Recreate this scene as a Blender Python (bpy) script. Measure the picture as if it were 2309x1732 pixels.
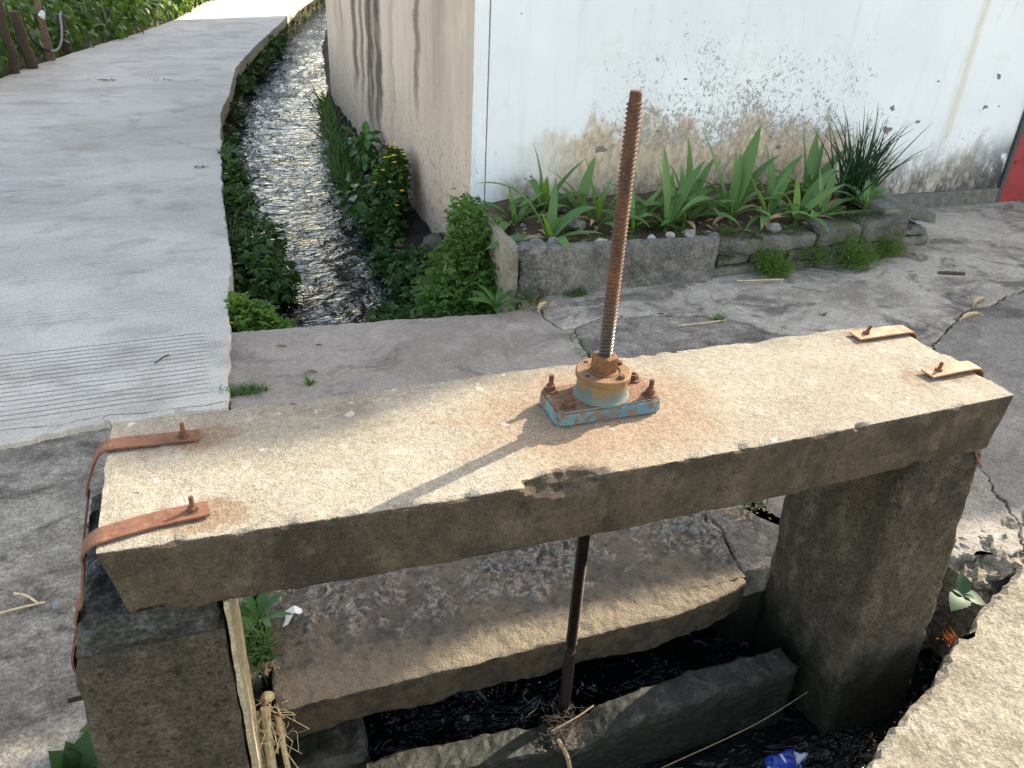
import bpy, bmesh, math, random
import numpy as np
from mathutils import Vector, Matrix, noise as mnoise
from math import sin, cos, pi, radians

# ------------------------------------------------------------------ scene, camera, light
S = bpy.context.scene
for o in list(bpy.data.objects):
    bpy.data.objects.remove(o)
C = S.collection
S.render.engine = 'CYCLES'
S.render.resolution_x, S.render.resolution_y = 1024, 768

cd = bpy.data.cameras.new('camera'); cam = bpy.data.objects.new('camera', cd); C.objects.link(cam)
cd.sensor_width = 36; cd.lens = 28.96; cd.clip_start = .05; cd.clip_end = 2000
CAMLOC = (.24063, -1.0912, 1.64426)
_r, _u, _f = (.94231, -.33135, .04763), (.12623, .48348, .86621), (.31004, .81022, -.49741)   # right, up, forward
cam.matrix_world = Matrix(((_r[0], _u[0], -_f[0], CAMLOC[0]), (_r[1], _u[1], -_f[1], CAMLOC[1]),
                           (_r[2], _u[2], -_f[2], CAMLOC[2]), (0, 0, 0, 1)))
S.camera = cam

SUN_EL, SUN_AZ = radians(31), math.atan2(.921, .39)      # azimuth clockwise from +Y
w = bpy.data.worlds.new('World'); S.world = w; w.use_nodes = True
nt = w.node_tree; nt.nodes.clear()
sky = nt.nodes.new('ShaderNodeTexSky'); sky.sky_type = 'NISHITA'; sky.sun_disc = False
sky.sun_elevation = SUN_EL; sky.sun_rotation = SUN_AZ
sky.air_density = 1.0; sky.dust_density = 1.0; sky.ozone_density = 1.0
bg = nt.nodes.new('ShaderNodeBackground'); bg.inputs[1].default_value = .15
wo = nt.nodes.new('ShaderNodeOutputWorld')
tint = nt.nodes.new('ShaderNodeMix'); tint.data_type = 'RGBA'; tint.blend_type = 'MULTIPLY'; tint.inputs[0].default_value = 1
tint.inputs[7].default_value = (1.0, .80, .62, 1)          # hazy, whitish sky
nt.links.new(sky.outputs[0], tint.inputs[6]); nt.links.new(tint.outputs[2], bg.inputs[0]); nt.links.new(bg.outputs[0], wo.inputs[0])
sl = bpy.data.lights.new('sun', 'SUN'); sl.energy = 2.0; sl.angle = radians(.55); sl.color = (1, .9, .74)
so = bpy.data.objects.new('sun', sl); C.objects.link(so)
sd = Vector((sin(SUN_AZ) * cos(SUN_EL), cos(SUN_AZ) * cos(SUN_EL), sin(SUN_EL)))
so.rotation_euler = sd.to_track_quat('Z', 'Y').to_euler(); so.location = sd * 30
vs = S.view_settings
vs.view_transform = 'Standard'; vs.look = 'None'; vs.gamma = 1; vs.use_curve_mapping = False
vs.exposure = 2.4
cy_ = S.cycles; cy_.max_bounces = 5; cy_.diffuse_bounces = 2; cy_.glossy_bounces = 2; cy_.transmission_bounces = 2; cy_.caustics_reflective = False; cy_.caustics_refractive = False

H = .775                       # top of the beam above the pavement
rng = np.random.default_rng(7)
random.seed(7)

# ------------------------------------------------------------------ material helpers
class N:
    def __init__(s, name):
        s.m = bpy.data.materials.new(name); s.m.use_nodes = True
        s.t = s.m.node_tree; s.t.nodes.clear()
        s.out = s.t.nodes.new('ShaderNodeOutputMaterial')
        g = s.t.nodes.new('ShaderNodeNewGeometry'); s.P = g.outputs['Position']; s.Nm = g.outputs['Normal']
    def n(s, kind): return s.t.nodes.new('ShaderNode' + kind)
    def put(s, sock, v):
        if isinstance(v, bpy.types.NodeSocket): s.t.links.new(v, sock)
        elif isinstance(v, (tuple, list)) and len(v) == 3 and sock.type == 'RGBA': sock.default_value = (*v, 1)
        else: sock.default_value = v
    def vec(s, scale, off=(0, 0, 0), v=None):
        m = s.n('Mapping'); s.put(m.inputs[0], v or s.P); m.inputs['Scale'].default_value = scale; m.inputs['Location'].default_value = off
        return m.outputs[0]
    def noise(s, sc, det=4, ro=.55, v=None, dist=0., col=False):
        x = s.n('TexNoise'); s.put(x.inputs['Vector'], v or s.P); x.inputs['Scale'].default_value = sc
        x.inputs['Detail'].default_value = det; x.inputs['Roughness'].default_value = ro; x.inputs['Distortion'].default_value = dist
        return x.outputs['Color' if col else 'Fac']
    def vor(s, sc, v=None, feat='F1', out='Distance', rnd=1):
        x = s.n('TexVoronoi'); x.feature = feat; s.put(x.inputs['Vector'], v or s.P); x.inputs['Scale'].default_value = sc
        x.inputs['Randomness'].default_value = rnd
        return x.outputs[out]
    def sep(s, v=None):
        x = s.n('SeparateXYZ'); s.put(x.inputs[0], v or s.P); return x.outputs
    def ma(s, op, a, b=0., c=None, clamp=False):
        x = s.n('Math'); x.operation = op; x.use_clamp = clamp; s.put(x.inputs[0], a); s.put(x.inputs[1], b)
        if c is not None: s.put(x.inputs[2], c)
        return x.outputs[0]
    def ss(s, v, a, b, lo=0., hi=1.):
        x = s.n('MapRange'); x.interpolation_type = 'SMOOTHSTEP'; s.put(x.inputs[0], v)
        for i, k in enumerate((a, b, lo, hi)): s.put(x.inputs[i + 1], k)
        return x.outputs[0]
    def mul(s, a, b): return s.ma('MULTIPLY', a, b)
    def mix(s, f, a, b, mode='MIX'):
        x = s.n('Mix'); x.data_type = 'RGBA'; x.blend_type = mode; s.put(x.inputs[0], f); s.put(x.inputs[6], a); s.put(x.inputs[7], b)
        return x.outputs[2]
    def ramp(s, f, stops):
        x = s.n('ValToRGB'); s.put(x.inputs[0], f); e = x.color_ramp.elements
        while len(e) < len(stops): e.new(.5)
        for el, (p, c) in zip(e, stops): el.position = p; el.color = (*c, 1)
        return x.outputs[0]
    def bump(s, h, st=.5, d=.01, nrm=None):
        x = s.n('Bump'); s.put(x.inputs['Height'], h); x.inputs['Strength'].default_value = st; x.inputs['Distance'].default_value = d
        if nrm: s.put(x.inputs['Normal'], nrm)
        return x.outputs[0]
    def attr(s, name, out='Fac'):
        x = s.n('Attribute'); x.attribute_name = name; return x.outputs[out]
    def pr(s, col, rough=.8, metal=0., nrm=None, spec=.3, link=True, ior=None):
        b = s.n('BsdfPrincipled'); s.put(b.inputs['Base Color'], col); s.put(b.inputs['Roughness'], rough)
        s.put(b.inputs['Metallic'], metal); s.put(b.inputs['Specular IOR Level'], spec)
        if ior: b.inputs['IOR'].default_value = ior
        if nrm: s.put(b.inputs['Normal'], nrm)
        if link: s.t.links.new(b.outputs[0], s.out.inputs[0])
        return b.outputs[0]

def concrete(name, a, b, c=None, big=1.6, grain=170, gr_amt=.3, bump=.5, bd=.006, pits=.0, grain_col=None, stain=None, st_lo=.5, st_hi=.7, off=0., aniso=(1, 1, 1), rough=.88, wet_shade=None):
    k = N(name)
    V = k.vec(aniso, (off, off * .7, off * .3))
    n1 = k.noise(big, 5, .62, V, .4); n2 = k.noise(big * 6, 4, .6, V); n3 = k.noise(grain, 2, .7); n4 = k.noise(grain * .28, 3, .65)
    col = k.mix(k.ss(n1, .36, .66), a, b)
    col = k.mix(k.ss(n2, .45, .72, 0, .55), col, c or tuple(min(1, x * 1.35) for x in a))
    if stain:
        n5 = k.noise(big * 1.7, 5, .7, k.vec(aniso, (off + 7, 3, 1)), .8)
        col = k.mix(k.ss(n5, st_lo, st_hi, 0, .8), col, stain)
    g = k.ss(n3, .34, .68, 1 - gr_amt, 1 + gr_amt)
    g = k.mul(g, k.ss(n4, .3, .7, 1 - gr_amt * .5, 1 + gr_amt * .5))
    gc = k.n('CombineColor')
    for i in range(3): k.put(gc.inputs[i], g)
    col = k.mix(1., col, gc.outputs[0], 'MULTIPLY')
    h = k.ma('ADD', k.mul(n3, .35), k.ma('ADD', k.mul(n4, .6), k.mul(n2, .8)))
    if pits:
        vo = k.vor(grain * .25); pm = k.ss(vo, .12, .2, 0, 1)
        h = k.ma('ADD', h, k.mul(pm, pits)); col = k.mix(k.ma('MULTIPLY', k.ma('SUBTRACT', 1., pm), .6), col, tuple(x * .35 for x in a))
    if wet_shade is not None:                 # pit shade painted in as a dark damp zone below an uneven line
        wm = k.ss(k.ma('ADD', k.sep()[2], k.mul(k.ma('SUBTRACT', n2, .5), .22)), wet_shade + .05, wet_shade - .06)
        col = k.mix(k.mul(wm, .85), col, k.mix(n4, (.012, .014, .009), (.03, .03, .022))); rough = k.ma('SUBTRACT', rough, k.mul(wm, .35))
    k.pr(col, rough, nrm=k.bump(h, bump, bd), spec=.2)
    return k.m

def leafmat(name, dark, light, trans=.35, rough=.5, spec=.3):
    k = N(name)
    a = k.attr('rnd'); nz = k.noise(60, 2)
    col = k.mix(k.ma('ADD', k.mul(a, .8), k.mul(nz, .2), clamp=True), dark, light)
    b = k.pr(col, rough, spec=spec, link=False)
    t = k.n('BsdfTranslucent'); k.put(t.inputs[0], k.mix(.5, col, (light[0] * 1.5, light[1] * 1.3, light[2] * .6)))
    m = k.n('MixShader'); m.inputs[0].default_value = trans
    k.t.links.new(b, m.inputs[1]); k.t.links.new(t.outputs[0], m.inputs[2]); k.t.links.new(m.outputs[0], k.out.inputs[0])
    return k.m

M = {}
def plain(name, col, rough=.7, metal=0., spec=.3, var=.25, sc=60, bump=.3):
    k = N(name); n1 = k.noise(sc, 5, .6)
    c = k.mix(k.ss(n1, .3, .7), tuple(x * (1 - var) for x in col), tuple(min(1, x * (1 + var)) for x in col))
    k.pr(c, rough, metal, nrm=k.bump(n1, bump, .002), spec=spec); M[name] = k.m; return k.m

# ------------------------------------------------------------------ object helpers
BASE = {}
def link(o, parent=None):
    C.objects.link(o)
    if parent is not None: o.parent = parent
    return o
def tag(o, label=None, cat=None, group=None, kind=None):
    if label: o['label'] = label
    if cat: o['category'] = cat
    if group: o['group'] = group
    if kind: o['kind'] = kind
    return o
def thing(name, loc, label, cat, group=None):
    e = bpy.data.objects.new(name, None); e.empty_display_size = .05; e.location = loc; C.objects.link(e)
    BASE[e.name] = np.array(loc, float)
    return tag(e, label, cat, group)
def world_base(p):
    return BASE[p.name] if p is not None else np.zeros(3)
def mesh(name, v, f, mat, parent=None, loc=None, smooth=False, attrs=None, uniq=True):
    """v in world coordinates; stored relative to loc (or the parent's base)"""
    v = np.asarray(v, float).reshape(-1, 3)
    pb = world_base(parent)
    b = np.array(loc, float) if loc is not None else pb
    me = bpy.data.meshes.new(name)
    me.from_pydata((v - b).tolist(), [], f if isinstance(f, list) else f.tolist())
    me.materials.append(mat)
    if smooth: me.polygons.foreach_set('use_smooth', [True] * len(me.polygons))
    for kx, val in (attrs or {}).items():
        at = me.attributes.new(kx, 'FLOAT', 'POINT'); at.data.foreach_set('value', np.asarray(val, np.float32))
    me.update()
    o = bpy.data.objects.new(name, me); link(o, parent); o.location = (b - pb).tolist()
    BASE[o.name] = b
    return o
def nz(p, s=1., o=0.):
    return mnoise.noise(Vector((p[0] * s + o, p[1] * s + o * .37, p[2] * s - o * .61)))
def fbm(p, s=1., o=0., oc=4):
    return mnoise.fractal(Vector((p[0] * s + o, p[1] * s + o * .37, p[2] * s - o)), 1., 2., oc)

def grid_box(lo, hi, res):
    """surface of a box as a welded grid"""
    lo, hi = np.array(lo, float), np.array(hi, float)
    n = np.maximum(1, np.round((hi - lo) / res).astype(int))
    idx = {}; V = []; F = []
    def vid(i, j, k):
        key = (i, j, k)
        if key not in idx:
            idx[key] = len(V); V.append(lo + (hi - lo) * np.array([i, j, k]) / n)
        return idx[key]
    for ax in range(3):
        a, b = (ax + 1) % 3, (ax + 2) % 3
        for side in (0, n[ax]):
            for i in range(n[a]):
                for j in range(n[b]):
                    q = []
                    for di, dj in ((0, 0), (1, 0), (1, 1), (0, 1)):
                        t = [0, 0, 0]; t[ax] = side; t[a] = i + di; t[b] = j + dj; q.append(vid(*t))
                    F.append(q if side else q[::-1])
    return np.array(V), F
def rough_box(lo, hi, res=.02, edge=.012, rough=.003, sc=9., seed=0., warp=None, oc=4):
    V, F = grid_box(lo, hi, res)
    lo, hi = np.array(lo), np.array(hi); out = []
    for p in V:
        r = edge * (.45 + 1.1 * max(0, fbm(p, sc * 2.2, seed + 5, 3) + .35))
        r = max(.001, min(r, .49 * (hi - lo).min()))
        c = np.clip(p, lo + r, hi - r); d = p - c; L = np.linalg.norm(d)
        n = d / L if L > 1e-9 else np.zeros(3)
        q = c + n * r + n * rough * fbm(p, sc, seed, oc) + n * rough * .5 * nz(p, sc * 7, seed)
        out.append(q)
    out = np.array(out)
    if warp: out = np.array([warp(p, q) for p, q in zip(V, out)])
    return out, F

def resample(poly, step, jit, seed, closed=True):
    pts = []; n = len(poly)
    for i in range(n if closed else n - 1):
        a, b = np.array(poly[i], float), np.array(poly[(i + 1) % n], float)
        L = np.linalg.norm(b - a); k = max(1, int(L / step)); t = (b - a) / max(L, 1e-9); nr = np.array([-t[1], t[0]])
        if t[0] < 0 or (t[0] == 0 and t[1] < 0): nr = -nr
        for j in range(k):
            p = a + (b - a) * j / k
            o = jit * (fbm((p[0], p[1], seed), 7., 0, 3) + .8 * fbm((p[0], p[1], seed), 28., 3, 3)) * (1 if j else .3)
            pts.append(p + nr * o)
    if not closed: pts.append(np.array(poly[-1], float))
    return pts
def slab(name, poly, ztop, thick, mat, step=.03, jit=.012, seed=1., inset=.004, parent=None, tilt=(0, 0), loc=None, bev=.007):
    P = np.array(resample(poly, step, jit, seed)); n = len(P)
    A = np.roll(P, -1, 0) - np.roll(P, 1, 0); A /= np.linalg.norm(A, axis=1)[:, None] + 1e-9
    area = np.sum(P[:, 0] * np.roll(P[:, 1], -1) - np.roll(P[:, 0], -1) * P[:, 1])
    inn = np.stack([-A[:, 1], A[:, 0]], 1) * (1 if area > 0 else -1)
    c = P.mean(0)
    def zz(Q): return ztop + (Q[:, 0] - c[0]) * tilt[0] + (Q[:, 1] - c[1]) * tilt[1]
    iw = np.array([inset * (.35 + 1.6 * max(0, .45 + fbm((p[0], p[1], seed), 9., 4, 3))) for p in P])[:, None]
    bw = bev * (.3 + 1.4 * rng.random((n, 1)))
    r0 = P + inn * iw; r1 = P + inn * (iw + bw)
    V = np.vstack([np.c_[r1, zz(r1)], np.c_[r0, zz(r0) - bev], np.c_[r0, zz(r0) - thick]])
    F = []
    top = list(range(n)) if area > 0 else list(range(n))[::-1]
    F.append(top)
    for i in range(n):
        j = (i + 1) % n
        for a in (0, n):
            qd = [a + i, a + n + i, a + n + j, a + j]
            F.append(qd if area > 0 else qd[::-1])
    # triangulate the big face robustly
    bm = bmesh.new(); vs_ = [bm.verts.new(v) for v in V]
    for f in F:
        try: bm.faces.new([vs_[i] for i in f])
        except ValueError: pass
    bmesh.ops.triangulate(bm, faces=[f for f in bm.faces if len(f.verts) > 4])
    bm.verts.index_update()
    Vn = [v.co[:] for v in bm.verts]; Fn = [[v.index for v in f.verts] for f in bm.faces]; bm.free()
    return mesh(name, Vn, Fn, mat, parent, loc=loc)

def lathe(prof, seg=24, c=(0, 0, 0), ph=0.):
    V = []; F = []
    for r, z in prof:
        for i in range(seg): a = 2 * pi * i / seg + ph; V.append((c[0] + r * cos(a), c[1] + r * sin(a), c[2] + z))
    n = len(prof)
    for k in range(n - 1):
        for i in range(seg):
            j = (i + 1) % seg; F.append([k * seg + i, k * seg + j, (k + 1) * seg + j, (k + 1) * seg + i])
    F.append(list(range(seg))[::-1]); F.append([(n - 1) * seg + i for i in range(seg)])
    return np.array(V), F
def tube(path, r, seg=8, flat=None):
    """swept tube; r scalar or list"""
    P = [np.array(p, float) for p in path]; V = []; F = []
    up = np.array([0, 0, 1.]); prev = None
    for i, p in enumerate(P):
        t = P[min(i + 1, len(P) - 1)] - P[max(i - 1, 0)]; t /= np.linalg.norm(t) + 1e-9
        a = np.cross(t, up if abs(t[2]) < .9 else np.array([1., 0, 0])) if prev is None else prev - t * prev.dot(t)
        a /= np.linalg.norm(a) + 1e-9; prev = a; b = np.cross(t, a); rr = r[i] if hasattr(r, '__len__') else r
        for k in range(seg):
            an = 2 * pi * k / seg; V.append(p + (a * cos(an) + b * sin(an)) * rr)
    for i in range(len(P) - 1):
        for k in range(seg):
            j = (k + 1) % seg; F.append([i * seg + k, i * seg + j, (i + 1) * seg + j, (i + 1) * seg + k])
    F.append(list(range(seg))[::-1]); F.append([(len(P) - 1) * seg + k for k in range(seg)])
    return np.array(V), F
def join(*parts):
    V = []; F = []; o = 0
    for v, f in parts:
        V.append(np.asarray(v, float)); F += [[i + o for i in q] for q in f]; o += len(v)
    return np.vstack(V), F
def spline(pts, n=8):
    P = [np.array(p, float) for p in pts]; P = [2 * P[0] - P[1]] + P + [2 * P[-1] - P[-2]]; out = []
    for i in range(1, len(P) - 2):
        for k in range(n):
            t = k / n; a, b, c, d = P[i - 1:i + 3]
            out.append(.5 * ((2 * b) + (-a + c) * t + (2 * a - 5 * b + 4 * c - d) * t * t + (-a + 3 * b - 3 * c + d) * t ** 3))
    out.append(P[-2]); return out

# leaf templates: +Y is the leaf's length, +Z its face
def T_ovate(fold=.18, droop=.25):
    ys = [0, .22, .5, .78, 1]; ws = [.02, .24, .3, .2, 0]; V = []; F = []
    for y, wd in zip(ys, ws):
        z = -droop * y * y
        V += [(-wd, y, z + fold * wd), (0, y, z), (wd, y, z + fold * wd)]
    for i in range(4):
        a = i * 3; F += [[a, a + 1, a + 4, a + 3], [a + 1, a + 2, a + 5, a + 4]]
    return np.array(V), F
def T_lobed():
    V = [(0, 0, 0)]; F = []
    for ang in (-55, 0, 55):
        a = radians(ang); l = 1. if ang == 0 else .8; d = np.array([sin(a), cos(a)]); p = np.array([d[1], -d[0]]); i = len(V)
        for t, wd, z in ((.45, .2, .03), (.8, .22, -.02), (1., .05, -.1)):
            V += [(*(d * l * t + p * wd), z), (*(d * l * t - p * wd), z)]
        F += [[0, i, i + 1], [i, i + 2, i + 3, i + 1], [i + 2, i + 4, i + 5, i + 3]]
    return np.array(V), F
def T_tiny():
    return np.array([(0, 0, 0), (.3, .5, .08), (0, 1, -.05), (-.3, .5, .08)]), [[0, 1, 2, 3]]
def T_blade(bend=.5, wd=.03, seg=5):
    V = []; F = []
    for i in range(seg + 1):
        t = i / seg; ww = wd * (1 - t) ** .7
        z = t - .35 * bend * t ** 2.5; y = bend * t * t
        V += [(-ww, y, z), (ww, y, z)]
    for i in range(seg): a = 2 * i; F.append([a, a + 1, a + 3, a + 2])
    return np.array(V), F
def rotm(d, up=(0, 0, 1), roll=0.):
    d = np.array(d, float); d /= np.linalg.norm(d) + 1e-9
    x = np.cross(d, up); L = np.linalg.norm(x); x = x / L if L > 1e-6 else np.array([1., 0, 0])
    z = np.cross(x, d)
    x2 = x * cos(roll) + z * sin(roll); z2 = -x * sin(roll) + z * cos(roll)
    return np.stack([x2, d, z2], 1)
def scatter(name, tmpl, items, mat, parent=None, loc=None, kind=None, smooth=False):
    """items: list of (pos, 3x3, scale)"""
    tv, tf = tmpl; n = len(items); k = len(tv)
    V = np.concatenate([(tv * s) @ R.T + np.array(p) for p, R, s in items]); F = []
    for i in range(n): o = i * k; F += [[a + o for a in f] for f in tf]
    rnd = np.repeat(rng.random(n), k)
    o = mesh(name, V, F, mat, parent, loc, smooth, {'rnd': rnd})
    if kind: o['kind'] = kind
    return o
def blob_items(blobs, n, size, shell=.55, droop=.2, facing=None):
    """leaves through the volume of several ellipsoids, thicker near the surface"""
    it = []; vols = np.array([b[1][0] * b[1][1] * b[1][2] for b in blobs]); vols = vols ** .75; vols /= vols.sum()
    for b, vv in zip(blobs, vols):
        c, r = np.array(b[0], float), np.array(b[1], float)
        for _ in range(int(n * vv)):
            d = rng.normal(size=3); d /= np.linalg.norm(d)
            rad = shell + (1 - shell) * rng.random() ** .6
            rad *= 1 + .28 * mnoise.noise(Vector((d * 2.3 + c * 5).tolist()))
            if rng.random() < .09: rad *= 1.1 + .35 * rng.random()
            p = c + d * r * rad
            dr = d * np.array([1, 1, .6]) + rng.normal(size=3) * .6 - np.array([0, 0, droop])
            it.append((p, rotm(dr, up=(0, .15, 1), roll=rng.normal() * .5), size * (.6 + .8 * rng.random())))
    return it

# ------------------------------------------------------------------ materials
def m_beam():
    k = N('beam_concrete'); x, y, z = k.sep()
    n1 = k.noise(2.4, 5, .62, None, .4); n2 = k.noise(13, 4, .62); n3 = k.noise(290, 2, .7); n4 = k.noise(75, 3, .65); n5 = k.noise(4.5, 5, .68, k.vec((1, 1, 1), (4, 2, 1)), .6)
    top = k.mix(k.ss(n1, .36, .66), (.315, .28, .215), (.27, .235, .178))
    top = k.mix(k.ss(n2, .52, .72, 0, .5), top, (.40, .37, .305))
    top = k.mix(k.ss(n5, .52, .72, 0, .6), top, (.21, .175, .13))
    # rust-brown wash around the hoist, darker grey along the back edge
    ex = k.mul(k.ma('SUBTRACT', x, .92), 2.6); ey = k.mul(k.ma('SUBTRACT', y, .17), 3.4)
    rr = k.ma('SQRT', k.ma('ADD', k.mul(ex, ex), k.mul(ey, ey)))
    wash = k.ss(k.ma('ADD', rr, k.mul(k.ma('SUBTRACT', n5, .5), 1.6)), .95, .45)
    top = k.mix(k.mul(wash, .62), top, (.25, .16, .095))
    back = k.ss(k.ma('ADD', y, k.mul(k.ma('SUBTRACT', n5, .5), .25)), .31, .40)
    top = k.mix(k.mul(back, .4), top, (.17, .15, .12))
    for bx, by in ((.142, .05), (.130, .28), (1.706, .323), (1.738, .119)):
        dx = k.mul(k.ma('SUBTRACT', x, bx), 6.); dy = k.mul(k.ma('SUBTRACT', y, by), 11.)
        d = k.ma('SQRT', k.ma('ADD', k.mul(dx, dx), k.mul(dy, dy)))
        top = k.mix(k.ss(k.ma('ADD', d, k.mul(k.ma('SUBTRACT', n2, .5), 1.6)), .62, .3, 0, .55), top, (.19, .11, .06))
    top = k.mix(k.ss(k.noise(26, 2, .5, k.vec((1, 1, 1), (9, 1, 3))), .69, .74, 0, .7), top, (.50, .48, .43))
    top = k.mix(k.ss(k.noise(60, 2, .5, k.vec((1, 1, 1), (1, 7, 3))), .73, .76, 0, .8), top, (.12, .095, .07))
    side = k.mix(k.ss(n5, .36, .64), (.078, .06, .041), (.043, .035, .026))  # shade of the side faces painted in, much darker than the top
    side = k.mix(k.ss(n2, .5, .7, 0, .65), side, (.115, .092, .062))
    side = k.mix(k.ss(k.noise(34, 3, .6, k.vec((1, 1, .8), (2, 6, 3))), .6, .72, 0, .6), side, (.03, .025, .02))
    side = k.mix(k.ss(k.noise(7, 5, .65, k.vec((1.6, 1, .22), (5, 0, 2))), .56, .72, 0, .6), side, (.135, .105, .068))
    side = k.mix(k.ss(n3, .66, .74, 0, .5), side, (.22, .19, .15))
    m = k.ss(k.ma('ADD', k.attr('side_shade_chip'), k.mul(k.ma('SUBTRACT', n4, .5), .9)), .40, .62)
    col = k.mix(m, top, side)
    g = k.mul(k.ss(n3, .34, .68, .76, 1.24), k.ss(n4, .3, .7, .86, 1.14)); gc = k.n('CombineColor')
    for i in range(3): k.put(gc.inputs[i], g)
    col = k.mix(1., col, gc.outputs[0], 'MULTIPLY')
    pits = k.ss(k.vor(42), .10, .2)
    h = k.ma('ADD', k.ma('ADD', k.mul(n3, .4), k.mul(k.mul(pits, k.attr('side_shade_chip')), .8)), k.ma('ADD', k.mul(n4, .7), k.mul(n2, .6)))
    k.pr(col, .9, nrm=k.bump(h, .7, .006), spec=.18); M['beam'] = k.m
m_beam()
M['pillar'] = concrete('pillar_concrete', (.068, .055, .039), (.04, .034, .027), (.12, .098, .07), big=3.2, grain=150, gr_amt=.34, bump=.95, bd=.01, pits=.5, stain=(.022, .020, .017), st_lo=.5, st_hi=.72, off=3, aniso=(1, 1, .55), wet_shade=-.08)
M['mortar'] = concrete('old_mortar', (.055, .055, .05), (.03, .03, .028), (.12, .12, .11), big=5, grain=120, gr_amt=.4, bump=1., bd=.012, off=5)
M['deck'] = concrete('deck_concrete', (.33, .28, .235), (.25, .21, .175), (.39, .345, .295), big=1.9, grain=150, gr_amt=.2, bump=.45, bd=.005, stain=(.12, .10, .085), st_lo=.5, st_hi=.7, off=1)
M['pave'] = concrete('pavement_concrete', (.395, .355, .30), (.23, .203, .172), (.51, .47, .405), big=1.9, grain=140, gr_amt=.25, bump=.6, bd=.006, stain=(.085, .077, .068), st_lo=.48, st_hi=.64, off=9, aniso=(.9, 1.3, 1))
M['pave2'] = concrete('worn_pavement', (.265, .238, .20), (.165, .148, .125), (.36, .33, .285), big=2.3, grain=120, gr_amt=.3, bump=.8, bd=.008, stain=(.075, .07, .062), st_lo=.48, st_hi=.66, off=14)
M['pave3'] = concrete('dark_pavement', (.225, .208, .182), (.15, .138, .122), (.31, .29, .255), big=1.6, grain=130, gr_amt=.25, bump=.6, bd=.006, off=19, stain=(.065, .062, .058))
M['yard'] = concrete('yard_concrete', (.265, .24, .20), (.15, .134, .112), (.36, .335, .285), big=2.6, grain=120, gr_amt=.28, bump=1., bd=.011, stain=(.07, .06, .05), st_lo=.46, st_hi=.66, off=23, aniso=(1, 1.4, 1))
M['coping'] = concrete('coping_concrete', (.27, .24, .18), (.20, .175, .13), (.36, .33, .265), big=3, grain=120, gr_amt=.26, bump=1., bd=.010, off=31, stain=(.14, .12, .09))
M['panel'] = concrete('planter_concrete', (.165, .155, .14), (.10, .096, .09), (.23, .22, .20), big=3, grain=110, gr_amt=.3, bump=.6, bd=.006, pits=.0, off=37, stain=(.05, .05, .05), st_lo=.5, st_hi=.68)
M['panel_side'] = concrete('planter_side_concrete', (.27, .23, .18), (.2, .17, .135), (.33, .3, .25), big=3, grain=110, gr_amt=.28, bump=.6, off=41)
M['sill'] = concrete('sill_concrete', (.07, .066, .054), (.042, .04, .033), (.10, .095, .08), big=4, grain=120, gr_amt=.3, bump=.7, off=43, stain=(.02, .024, .014), wet_shade=-.115)
M['painted_sun'] = concrete('painted_sun', (.40, .335, .22), (.32, .265, .175), (.48, .42, .3), big=5, grain=140, gr_amt=.25, bump=.8, off=47, stain=(.2, .15, .09), st_lo=.55, st_hi=.7)  # sunlight on the left pillar's inner face painted in as pale yellow

def m_stone(name, a, b, moss=.5, off=0.):
    k = N(name); n1 = k.noise(9, 7, .62, k.vec((1, 1, 1.6), (off, 0, 0))); n2 = k.noise(90, 4, .65)
    col = k.mix(k.ss(n1, .35, .68), a, b)
    g = k.ss(n2, .3, .7, .7, 1.25); gc = k.n('CombineColor')
    for i in range(3): k.put(gc.inputs[i], g)
    col = k.mix(1., col, gc.outputs[0], 'MULTIPLY')
    m = k.ss(k.noise(5, 6, .65, k.vec((1, 1, 1), (off + 4, 2, 9))), .5, .62, 0, moss)
    mg = k.mix(n2, (.03, .045, .012), (.10, .12, .03))
    col = k.mix(m, col, mg)
    k.pr(col, .9, nrm=k.bump(k.ma('ADD', n1, k.mul(n2, .4)), .9, .012), spec=.15); M[name] = k.m
m_stone('stone', (.13, .125, .11), (.075, .072, .066), .75)
m_stone('stone_clean', (.17, .165, .145), (.11, .105, .095), .35, 8)
m_stone('canal_stone', (.07, .066, .056), (.03, .029, .026), .6, 5)
m_stone('canal_moss', (.055, .055, .035), (.025, .028, .015), .95, 2)
m_stone('footing', (.12, .112, .1), (.06, .056, .05), .3, 12)

def m_front_slab():
    k = N('crusted_concrete'); a = k.attr('crust'); n2 = k.noise(60, 4, .7); n3 = k.noise(230, 2, .7); n1 = k.noise(3.5, 5, .6); n4 = k.noise(24, 4, .7)
    col = k.mix(k.ss(n1, .38, .64), (.19, .155, .115), (.135, .12, .098))
    col = k.mix(k.ss(n4, .48, .64, 0, .75), col, (.085, .077, .064))
    sy = k.sep()[1]; col = k.mix(k.ss(k.ma('ADD', sy, k.mul(k.ma('SUBTRACT', n4, .5), .12)), .43, .33, 0, .8), col, k.mix(k.ss(n3, .4, .6), (.22, .175, .115), (.31, .255, .18)))  # sunlit front strip painted in with a paler, sandy colour
    cr = k.mix(k.ss(n3, .35, .65), (.165, .15, .128), (.44, .41, .36))
    m = k.mul(k.ss(a, .2, .5), k.ss(n2, .43, .58))
    col = k.mix(m, col, cr)
    col = k.mix(k.ss(n3, .58, .74, 0, .7), col, (.06, .052, .04))
    fc = k.ss(k.ma('ADD', k.attr('face'), k.mul(k.ma('SUBTRACT', n4, .5), .6)), .3, .6)  # shade of the front face painted in as a darker tone
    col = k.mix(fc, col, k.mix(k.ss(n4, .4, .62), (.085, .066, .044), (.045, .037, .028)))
    k.pr(col, .92, nrm=k.bump(k.ma('ADD', k.ma('ADD', k.mul(n2, 1.), k.mul(n4, .8)), k.mul(n3, .5)), 1., .012), spec=.15); M['front_slab'] = k.m
m_front_slab()

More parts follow.
